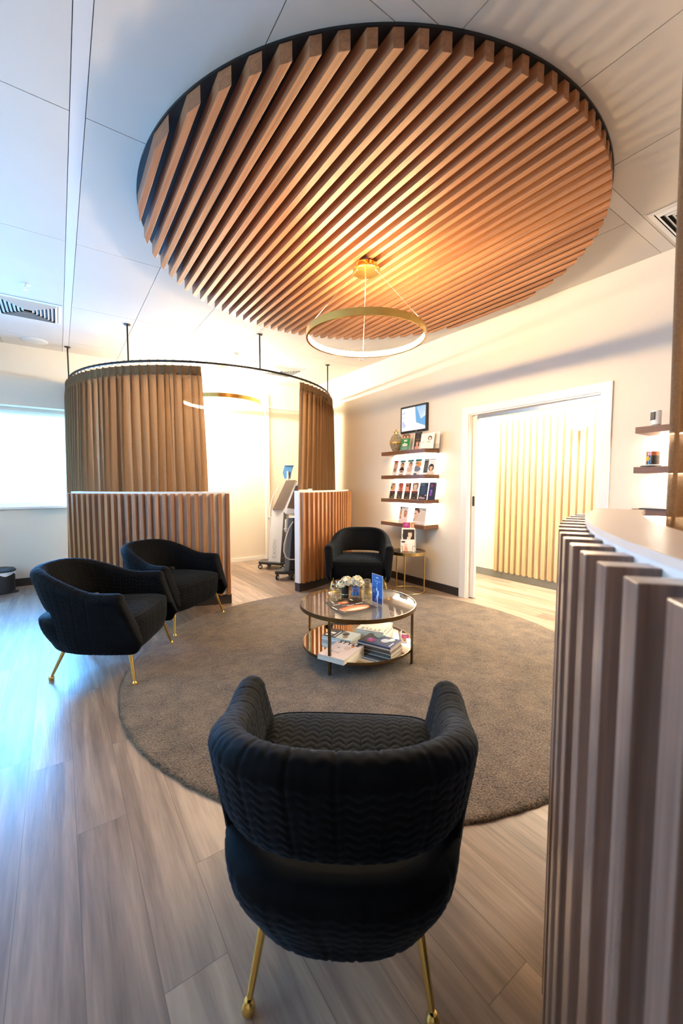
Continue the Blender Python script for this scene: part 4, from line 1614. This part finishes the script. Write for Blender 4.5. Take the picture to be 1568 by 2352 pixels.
# front left stack with STYLE on top (reader sits at the left rear: letters run towards the right)
cs = ((1.672, 2.433), (1.760, 2.240), (1.492, 2.118), (1.412, 2.304))
r1, w_, h_ = stack(cs, [(.013, WHITE, None, 'thick white magazine at the bottom of the front left stack'),
                        (.011, (.7, .68, .6), None, 'cream magazine in the middle of the front left stack'),
                        (.010, PK, [('e', .45, .42, .24, .16, (.78, .60, .52)), ('e', .62, .62, .12, .10, (.62, .42, .34)), ('e', .72, .76, .06, .05, (.6, .16, .03)), ('e', .33, .55, .06, .02, (.4, .2, .15)), ('r', .25, .3, .55, .312, (.3, .18, .14)), ('r', .25, .3, .26, .46, (.3, .18, .14)), ('r', .54, .22, .55, .4, (.3, .18, .14))], 'pink fashion magazine titled STYLE on top of the front left stack')], ZM, GM)
lettering('title', 'STYLE', .058, flat((.02, .015, .015)), r1, (-0.004, h_ / 2 - .035, .0112), (0, 0, 0), bold=.0015, space=1.15)
# back left stack
cs = ((1.618, 2.562), (1.760, 2.642), (1.850, 2.405), (1.690, 2.335))
stack(cs, [(.014, (.5, .45, .42), None, 'grey magazine at the bottom of the back left stack'),
           (.015, (.75, .72, .7), None, 'white magazine in the middle of the back left stack'),
           (.014, (.62, .62, .55), [('r', 0, .55, 1, 1, (.03, .022, .02)), ('r', .15, .75, .3, .95, WHITE), ('r', .4, .72, .6, .9, WHITE), ('r', .1, .6, .8, .64, (.6, .6, .6)), ('e', .6, .38, .2, .1, (.06, .05, .05)), ('e', .3, .3, .14, .08, (.4, .2, .1)), ('r', .5, .5, .95, .53, (.1, .1, .1)), ('r', .5, .45, .95, .47, (.1, .1, .1))], 'black and cream magazine on top of the back left stack')], ZM, GM)
# white STYLE stack at the back right (title upside down to the camera)
cs = ((1.960, 2.285), (1.860, 2.485), (2.060, 2.585), (2.190, 2.405))
r2, w2_, h2_ = stack(cs, [(.018, (.78, .76, .7), None, 'cream magazine at the bottom of the back right stack'),
                          (.016, (.70, .66, .6), None, 'beige magazine second in the back right stack'),
                          (.018, (.78, .75, .68), None, 'ivory magazine third in the back right stack'),
                          (.016, (.80, .77, .70), [('r', .3, .2, .65, .215, (.5, .47, .42))], 'white magazine with an upside-down STYLE title on top of the back right stack')], ZM, GM)
lettering('title', 'STYLE', .052, flat((.30, .27, .22)), r2, (0, h2_ / 2 - .032, .0172), (0, 0, 0), bold=.0006, space=1.2)
# dark stack front right
cs = ((1.735, 2.290), (1.905, 2.350), (1.995, 2.110), (1.830, 2.040))
covs = [BK, (.4, .3, .2), BK, (.05, .03, .02), (.1, .05, .03), (.6, .52, .4)]
specs = []
names = ['lowest', 'second from below', 'third from below', 'fourth from below', 'fifth from below', 'second from the top']
for k in range(6):
    specs.append((.0083, covs[k], None, 'magazine %s in the tall dark front right stack' % names[k]))
specs.append((.009, (.015, .03, .12), [('r', 0, .62, 1, 1, (.02, .016, .02)), ('e', .35, .72, .22, .14, (.10, .02, .16)), ('e', .3, .70, .12, .06, (.6, .03, .08)), ('e', .42, .78, .12, .05, (.35, .08, .4)), ('e', .55, .35, .2, .12, (.5, .58, .7)), ('e', .75, .22, .18, .08, (.6, .68, .78)), ('r', .1, .06, .5, .1, (.7, .72, .8)), ('p', [(.6, .6), (1, .5), (1, .9), (.8, .8)], (.10, .18, .22))], 'dark blue glossy magazine on top of the tall front right stack'))
stack(cs, specs, ZM, GM)

# ================================================================== MACHINES IN THE BOOTH
RZ = R_(-34.8)


def caster(parent, x, y, big=.034, ry=20):
    wm = Matrix.Translation((x, y, big + .001)) @ Matrix.Rotation(R_(ry), 4, 'Z') @ Matrix.Rotation(R_(90), 4, 'X')
    c_ = MB()
    c_.lathe([(.010, -.011), (big, -.011), (big, -.003), (big - .006, -.001), (big - .006, .001), (big, .003), (big, .011), (.010, .011)], M['blackplastic'], 24, mt=wm, closed=True)
    o = c_.build('caster_wheel', parent)
    k = MB().lathe([(.0001, -.013), (big * .62, -.013), (big * .62, .013), (.0001, .013)], M['ventwhite'], 20, mt=wm)
    k.box((x - .012, y - .014, big * 1.5), (x + .012, y + .014, .082), M['devdark'])
    k.build('wheel_hub', o)


m1 = empty('treatment_machine', (2.697, 5.668, 0), RZ, 'tall white treatment machine on wheels lettered EXION beside the white wall', 'machine', 'beauty treatment machines')
MB().prism([(-.255, -.02), (-.225, -.045), (.10, -.16), (.150, -.15), (.150, -.06), (.33, .10), (.33, .30), (.10, .16), (-.02, .22), (-.16, .22), (-.255, .05)], .080, .118, M['devdark']).build('wheeled_base', m1, .006)
mb = MB()
n0 = mb.add([(-.105, -.02, .119), (.092, -.10, .119), (.140, -.02, .119), (.14, .24, .119), (-.09, .24, .119),
             (-.040, -.02, .915), (.155, -.10, .925), (.185, -.02, .925), (.19, .24, .94), (-.03, .24, .94)])
mb.face((n0, n0 + 1, n0 + 6, n0 + 5), M['devwhite'])
mb.face((n0 + 1, n0 + 2, n0 + 7, n0 + 6), M['devgrey'])
mb.face((n0 + 2, n0 + 3, n0 + 8, n0 + 7), M['devgrey'])
mb.face((n0 + 3, n0 + 4, n0 + 9, n0 + 8), M['devwhite'])
mb.face((n0 + 4, n0, n0 + 5, n0 + 9), M['devwhite'])
mb.face((n0 + 5, n0 + 6, n0 + 7, n0 + 8, n0 + 9), M['devwhite'])
mb.face((n0 + 4, n0 + 3, n0 + 2, n0 + 1, n0), M['devdark'])
body = mb.build('body_column', m1)
# brand lettering runs up the front face
fa, fb, fc = Vector((-.105, -.02, .119)), Vector((.092, -.10, .119)), Vector((-.040, -.02, .915))
ex = (fb - fa).normalized()
ez = (fc - fa).normalized()
nn = ex.cross(ez).normalized()
ez = nn.cross(ex) * -1 if nn.cross(ex).z < 0 else nn.cross(ex)
up = (Vector((.026, -.06, .922)) - Vector((-.006, -.06, .119))).normalized()
e1 = up
e3 = nn if nn.y < 0 else -nn
e2 = e3.cross(e1)
me = text_mesh('EXION', .088, flat((.34, .36, .40)), depth=.0003, bold=-.0012, space=1.12)
lo = bpy.data.objects.new('lettering', me)
col.objects.link(lo)
lo.parent = body
pt = Vector((-.0065, -.06, .119)) + up * .20 + e3 * .0016
lo.matrix_local = Matrix(((e1.x, e2.x, e3.x, pt.x), (e1.y, e2.y, e3.y, pt.y), (e1.z, e2.z, e3.z, pt.z), (0, 0, 0, 1)))
mb = MB()
n0 = mb.add([(-.02, -.09, .915), (.150, -.10, .908), (.315, .10, 1.365), (.165, .11, 1.365), (-.02, .0, .905), (.16, .0, .900), (.33, .16, 1.345), (.165, .17, 1.345)])
for q, mm in (((0, 1, 2, 3), 'devscreen'), ((1, 5, 6, 2), 'devwhite'), ((4, 7, 6, 5), 'devwhite'), ((0, 3, 7, 4), 'devwhite'), ((3, 2, 6, 7), 'devwhite'), ((0, 4, 5, 1), 'devwhite')):
    mb.face([n0 + i for i in q], M[mm])
scp = mb.build('tilted_screen', m1)
mb = MB()
mb.sphere((.02, -.092, .945), .006, M['chrome'], 8, 6)
mb.sphere((.037, -.092, .945), .006, M['chrome'], 8, 6)
mb.build('indicator_knob', scp)
MB().tube([(.19, .12, 1.33), (.192, .12, 1.50)], .015, M['devwhite'], 14).build('neck', m1)
mb = MB()
poly = [(.108, 1.482), (.14, 1.592), (.278, 1.592), (.242, 1.484), (.222, 1.385), (.135, 1.385)]
n0 = mb.add([(x_, .135, z_) for x_, z_ in poly] + [(x_, .20, z_ + .01) for x_, z_ in poly])
mb.face([n0 + i for i in range(6)], M['devblue'])
mb.face([n0 + 11 - i for i in range(6)], M['devwhite'])
for i in range(6):
    mb.face((n0 + i, n0 + 6 + i, n0 + 6 + (i + 1) % 6, n0 + (i + 1) % 6), M['devblue'])
hd = mb.build('monitor_head', m1)
MB().box((.138, .12, 1.592), (.280, .21, 1.606), M['white']).build('top_edge', hd)
for x_, y_ in ((-.232, -.005), (.13, -.12), (-.13, .19), (.28, .22)):
    caster(m1, x_, y_)
MB().lathe([(.018, 0), (.026, .045), (.034, .05), (.034, .056), (.0001, .056)], M['ventwhite'], 20, (-.093, .05, .745)).build('cup_holder', m1)
MB().tube([(-.075, .05, .35), (-.085, .06, .9), (-.05, .08, 1.1), (.05, .12, 1.28)], .004, M['devwhite'], 8).build('cable', m1)

m2 = empty('treatment_machine', (2.405, 4.981, 0), RZ, 'second treatment machine with a looped hose, half hidden behind the right curtain', 'machine', 'beauty treatment machines')
MB().prism([(-.035, -.03), (.24, -.03), (.24, .30), (.12, .34), (-.035, .06)], .082, .125, M['devdark']).build('wheeled_base', m2, .006)
mb = MB()
n0 = mb.add([(.09, .0, .126), (.155, -.005, .126), (.30, .03, .126), (.30, .20, .126), (.10, .20, .126),
             (.150, .0, .85), (.215, -.005, .85), (.33, .03, .85), (.33, .20, .85), (.16, .20, .85)])
for q, mm in (((0, 1, 6, 5), 'devgrey'), ((1, 2, 7, 6), 'devdark'), ((2, 3, 8, 7), 'devdark'), ((3, 4, 9, 8), 'devgrey'), ((4, 0, 5, 9), 'devgrey'), ((5, 6, 7, 8, 9), 'devwhite'), ((4, 3, 2, 1, 0), 'devdark')):
    mb.face([n0 + i for i in q], M[mm])
mb.build('body_column', m2)
mb = MB()
n0 = mb.add([(.09, -.04, .94), (.125, -.06, .905), (.33, -.06, .93), (.24, .06, 1.30), (.36, .06, 1.30), (.09, .06, .94), (.33, .06, .86), (.24, .12, 1.27), (.36, .12, 1.27), (.145, -.05, 1.02)])
mb.face((n0, n0 + 1, n0 + 2, n0 + 4, n0 + 3), M['devwhite'])
mb.face((n0 + 1, n0 + 6, n0 + 2), M['devwhite'])
mb.face((n0, n0 + 5, n0 + 6, n0 + 1), M['devwhite'])
mb.face((n0 + 5, n0 + 7, n0 + 8, n0 + 6), M['devwhite'])
mb.face((n0, n0 + 3, n0 + 7, n0 + 5), M['devwhite'])
mb.face((n0 + 3, n0 + 4, n0 + 8, n0 + 7), M['devwhite'])
mb.face((n0 + 2, n0 + 6, n0 + 8, n0 + 4), M['devwhite'])
hs = mb.build('tilted_console', m2)
mb = MB()
n0 = mb.add([(.145, -.066, .985), (.325, -.066, .965), (.345, .045, 1.28), (.248, .045, 1.28)])
mb.face((n0, n0 + 1, n0 + 2, n0 + 3), M['devscreen'])
mb.build('screen', hs)
MB().tube([(.118, -.03, .70), (.124, -.03, .83)], .014, M['devwhite'], 12).build('handpiece', m2)
MB().lathe([(.012, 0), (.024, .04), (.030, .045), (.0001, .046)], M['devwhite'], 16, (.118, -.03, .66)).build('handpiece_cup', m2)
MB().tube([(.22, -.03, .80), (.17, -.05, .72), (.135, -.06, .62), (.10, -.06, .50), (.095, -.06, .40), (.125, -.06, .32), (.17, -.05, .29), (.26, -.03, .29)], .008, M['ventwhite'], 10).build('hose', m2)
for x_, y_ in ((-.005, .0), (.20, .0), (.13, .26)):
    caster(m2, x_, y_, .036, ry=75)

# ================================================================== PEDAL BIN
bn = empty('pedal_bin', (-.60, 6.28, 0), R_(-30), 'round charcoal pedal bin with a white liner by the back wall', 'bin')
MB().lathe([(.0001, .0), (.128, .0), (.130, .012), (.122, .016), (.128, .25), (.0001, .25)], M['bin'], 48).build('body', bn)
MB().lathe([(.130, .255), (.138, .26), (.138, .272), (.120, .292), (.06, .305), (.0001, .308)], M['bin'], 48).build('lid', bn)
mb = MB()
b0 = 0
for i in range(72):
    a = 2 * pi * i / 72
    d = .012 + .030 * max(0, sin(a * 1.0 + .6)) * abs(sin(a * 5)) + .03 * math.exp(-((a - R_(320)) / .35) ** 2)
    mb.v.append((.1315 * cos(a), .1315 * sin(a), .258))
    mb.v.append((.1335 * cos(a), .1335 * sin(a), .250 - d))
for i in range(72):
    i2 = (i + 1) % 72
    mb.face((2 * i, 2 * i + 1, 2 * i2 + 1, 2 * i2), M['liner'], True)
mb.build('bin_liner', bn)
MB().box((.07, -.03, .004), (.165, .03, .022), M['blackplastic']).build('pedal', bn, .003)


# ================================================================== CEILING FIXTURES
def vent(x0_, y0_, s_, lab):
    v = empty('ceiling_vent', (x0_ + s_ / 2, y0_ + s_ / 2, H), 0, lab, 'vent', 'square ceiling air vents')
    h_ = s_ / 2
    MB().box((-h_, -h_, -.002), (h_, h_, -.0005), M['ventdark']).build('duct', v)
    mb = MB()
    # outer flange
    for sgn in range(4):
        mt = Matrix.Rotation(pi / 2 * sgn, 4, 'Z')
        n0 = mb.add([mt @ Vector(p) for p in ((-h_, -h_, -.003), (h_, -h_, -.003), (h_ - .03, -h_ + .03, -.008), (-h_ + .03, -h_ + .03, -.008))])
        mb.face((n0, n0 + 3, n0 + 2, n0 + 1), M['ventwhite'])
    mb.build('flange', v)
    mb = MB()
    for k in range(7):
        a = h_ - .035 - k * .031
        for sgn in range(4):
            mt = Matrix.Rotation(pi / 2 * sgn, 4, 'Z')
            P = [(-a, -a, -.006), (a, -a, -.006), (a - .020, -a + .020, -.022), (-a + .020, -a + .020, -.022)]
            P2 = [(x_, y_, z_ + .0015) for x_, y_, z_ in P]
            n0 = mb.add([mt @ Vector(p) for p in P + P2])
            for q in ((0, 3, 2, 1), (4, 5, 6, 7), (0, 1, 5, 4), (1, 2, 6, 5), (2, 3, 7, 6), (3, 0, 4, 7)):
                mb.face([n0 + i for i in q], M['ventwhite'])
    mb.build('louvres', v)


vent(-.455, 4.895, .55, 'square white ceiling vent at the far left above the back window')
vent(2.59, 5.45, .55, 'square white ceiling vent above the right side of the booth')
vent(3.175, .585, .545, 'square white ceiling vent at the right edge of the picture')


def sprinkler(x, y, lab):
    s = empty('fire_sprinkler', (x, y, H), 0, lab, 'sprinkler', 'ceiling fire sprinklers')
    MB().lathe([(.0001, -.006), (.020, -.006), (.034, -.003), (.038, -.0005)], M['ventwhite'], 28).build('escutcheon', s)
    MB().tube([(0, 0, -.004), (0, 0, -.022)], .007, M['chrome'], 10).tube([(.009, 0, -.018), (.009, 0, -.038), (0, 0, -.046)], .0018, M['chrome'], 6).tube([(-.009, 0, -.018), (-.009, 0, -.038), (0, 0, -.046)], .0018, M['chrome'], 6).lathe([(.0001, -.046), (.015, -.047), (.015, -.049), (.0001, -.05)], M['chrome'], 18).build('sprinkler_head', s)


sprinkler(-.168, 4.56, 'ceiling sprinkler near the far left vent')
sprinkler(3.50, 4.56, 'ceiling sprinkler near the right wall beyond the ring pendant')
sp = empty('ceiling_speaker', (-.17, 6.25, H), 0, 'round flat white ceiling speaker at the far left', 'speaker')
MB().lathe([(.0001, -.006), (.120, -.006), (.132, -.003), (.135, -.0005)], M['ventwhite'], 48).build('grille', sp)
dt = empty('ceiling_sensor', (2.0, 5.35, H), 0, 'small round white sensor on the ceiling above the booth', 'sensor')
MB().lathe([(.0001, -.035), (.03, -.033), (.045, -.022), (.05, -.0005)], M['ventwhite'], 32).build('housing', dt)

# ================================================================== CORRIDOR FIXTURES
sw_ = empty('slatted_wall_panel', (5.0, 0, 0), 0, 'timber slatted wall panel seen through the doorway, bright light in its colour', 'wall panel')
mb = MB()
y_ = 3.395
for i in range(30):
    mb.box((-.055, y_ - .042, .10), (-.0005, y_, 2.195), M['slatLit'])
    y_ -= .0848
mb.build('slat_panel', sw_, .0015)
wl = empty('wall_lamp', (5.0 - .0555, 2.30, 2.028), R_(-90), 'round opal wall lamp glowing on the corridor slats', 'wall light')
MB().lathe([(.0001, .0), (.06, .0), (.06, .03), (.0001, .03)], M['brass'], 32, mt=Matrix.Rotation(R_(90), 4, 'X')).build('mount', wl)
MB().sphere((0, -.055, 0), .115, M['lampwall'], 32, 16, (1, .38, 1)).build('globe', wl)

# ================================================================== SHELF ITEMS AT THE RIGHT
dv = empty('security_camera', (3.60, 1.155, 1.7225), R_(-120), 'small white cordless camera on the upper shelf right of the doorway', 'camera')
MB().prism([(.030 * cos(2 * pi * i / 32) , .030 * sin(2 * pi * i / 32)) for i in range(32)], .010, .115, M['white'], smooth=True).build('housing', dv, .004)
MB().box((-.018, -.0335, .045), (.018, -.026, .103), M['blackplastic']).build('lens_panel', dv, .002)
MB().lathe([(.0001, 0), (.02, 0), (.008, .004), (.006, .0105)], M['white'], 20).build('foot', dv)
jr = empty('candle_jar', (3.60, 1.165, 1.4285 + .010), 0, 'glass jar with an orange and gold label on the middle right shelf', 'jar')
MB().lathe([(.0001, 0), (.042, 0), (.044, .004), (.044, .112), (.041, .112), (.041, .006), (.0001, .006)], M['glass'], 40).build('glass_body', jr)
MB().lathe([(.0001, .007), (.0405, .007), (.0405, .072), (.0001, .072)], flat((.03, .015, .012)), 32).lathe([(.0001, .0725), (.0405, .0725), (.0405, .10), (.0001, .10)], flat((.55, .10, .02)), 32).build('contents', jr)
MB().lathe([(.0001, .020), (.020, .024), (.028, .045), (.024, .068), (.012, .085), (.0001, .092)], flat((.75, .42, .02)), 24, (-.014, .010, 0)).build('gold_figure', jr)
bs = MB().prism([(.075 * cos(2 * pi * i / 40), .062 * sin(2 * pi * i / 40)) for i in range(40)], 0, .009, M['blackplastic'], smooth=True).build('display_base')
bs.location = (3.60, 1.175, 1.4285)
tag(bs, 'flat black oval base under the jar on the middle right shelf', 'base')
tt_ = MB().box((-.10, -.13, 0), (.06, .13, .006), M['blackplastic']).build('thin_tray')
tt_.location = (3.62, 1.08, 1.1185)
tag(tt_, 'thin black tray lying on the lowest right shelf', 'tray')
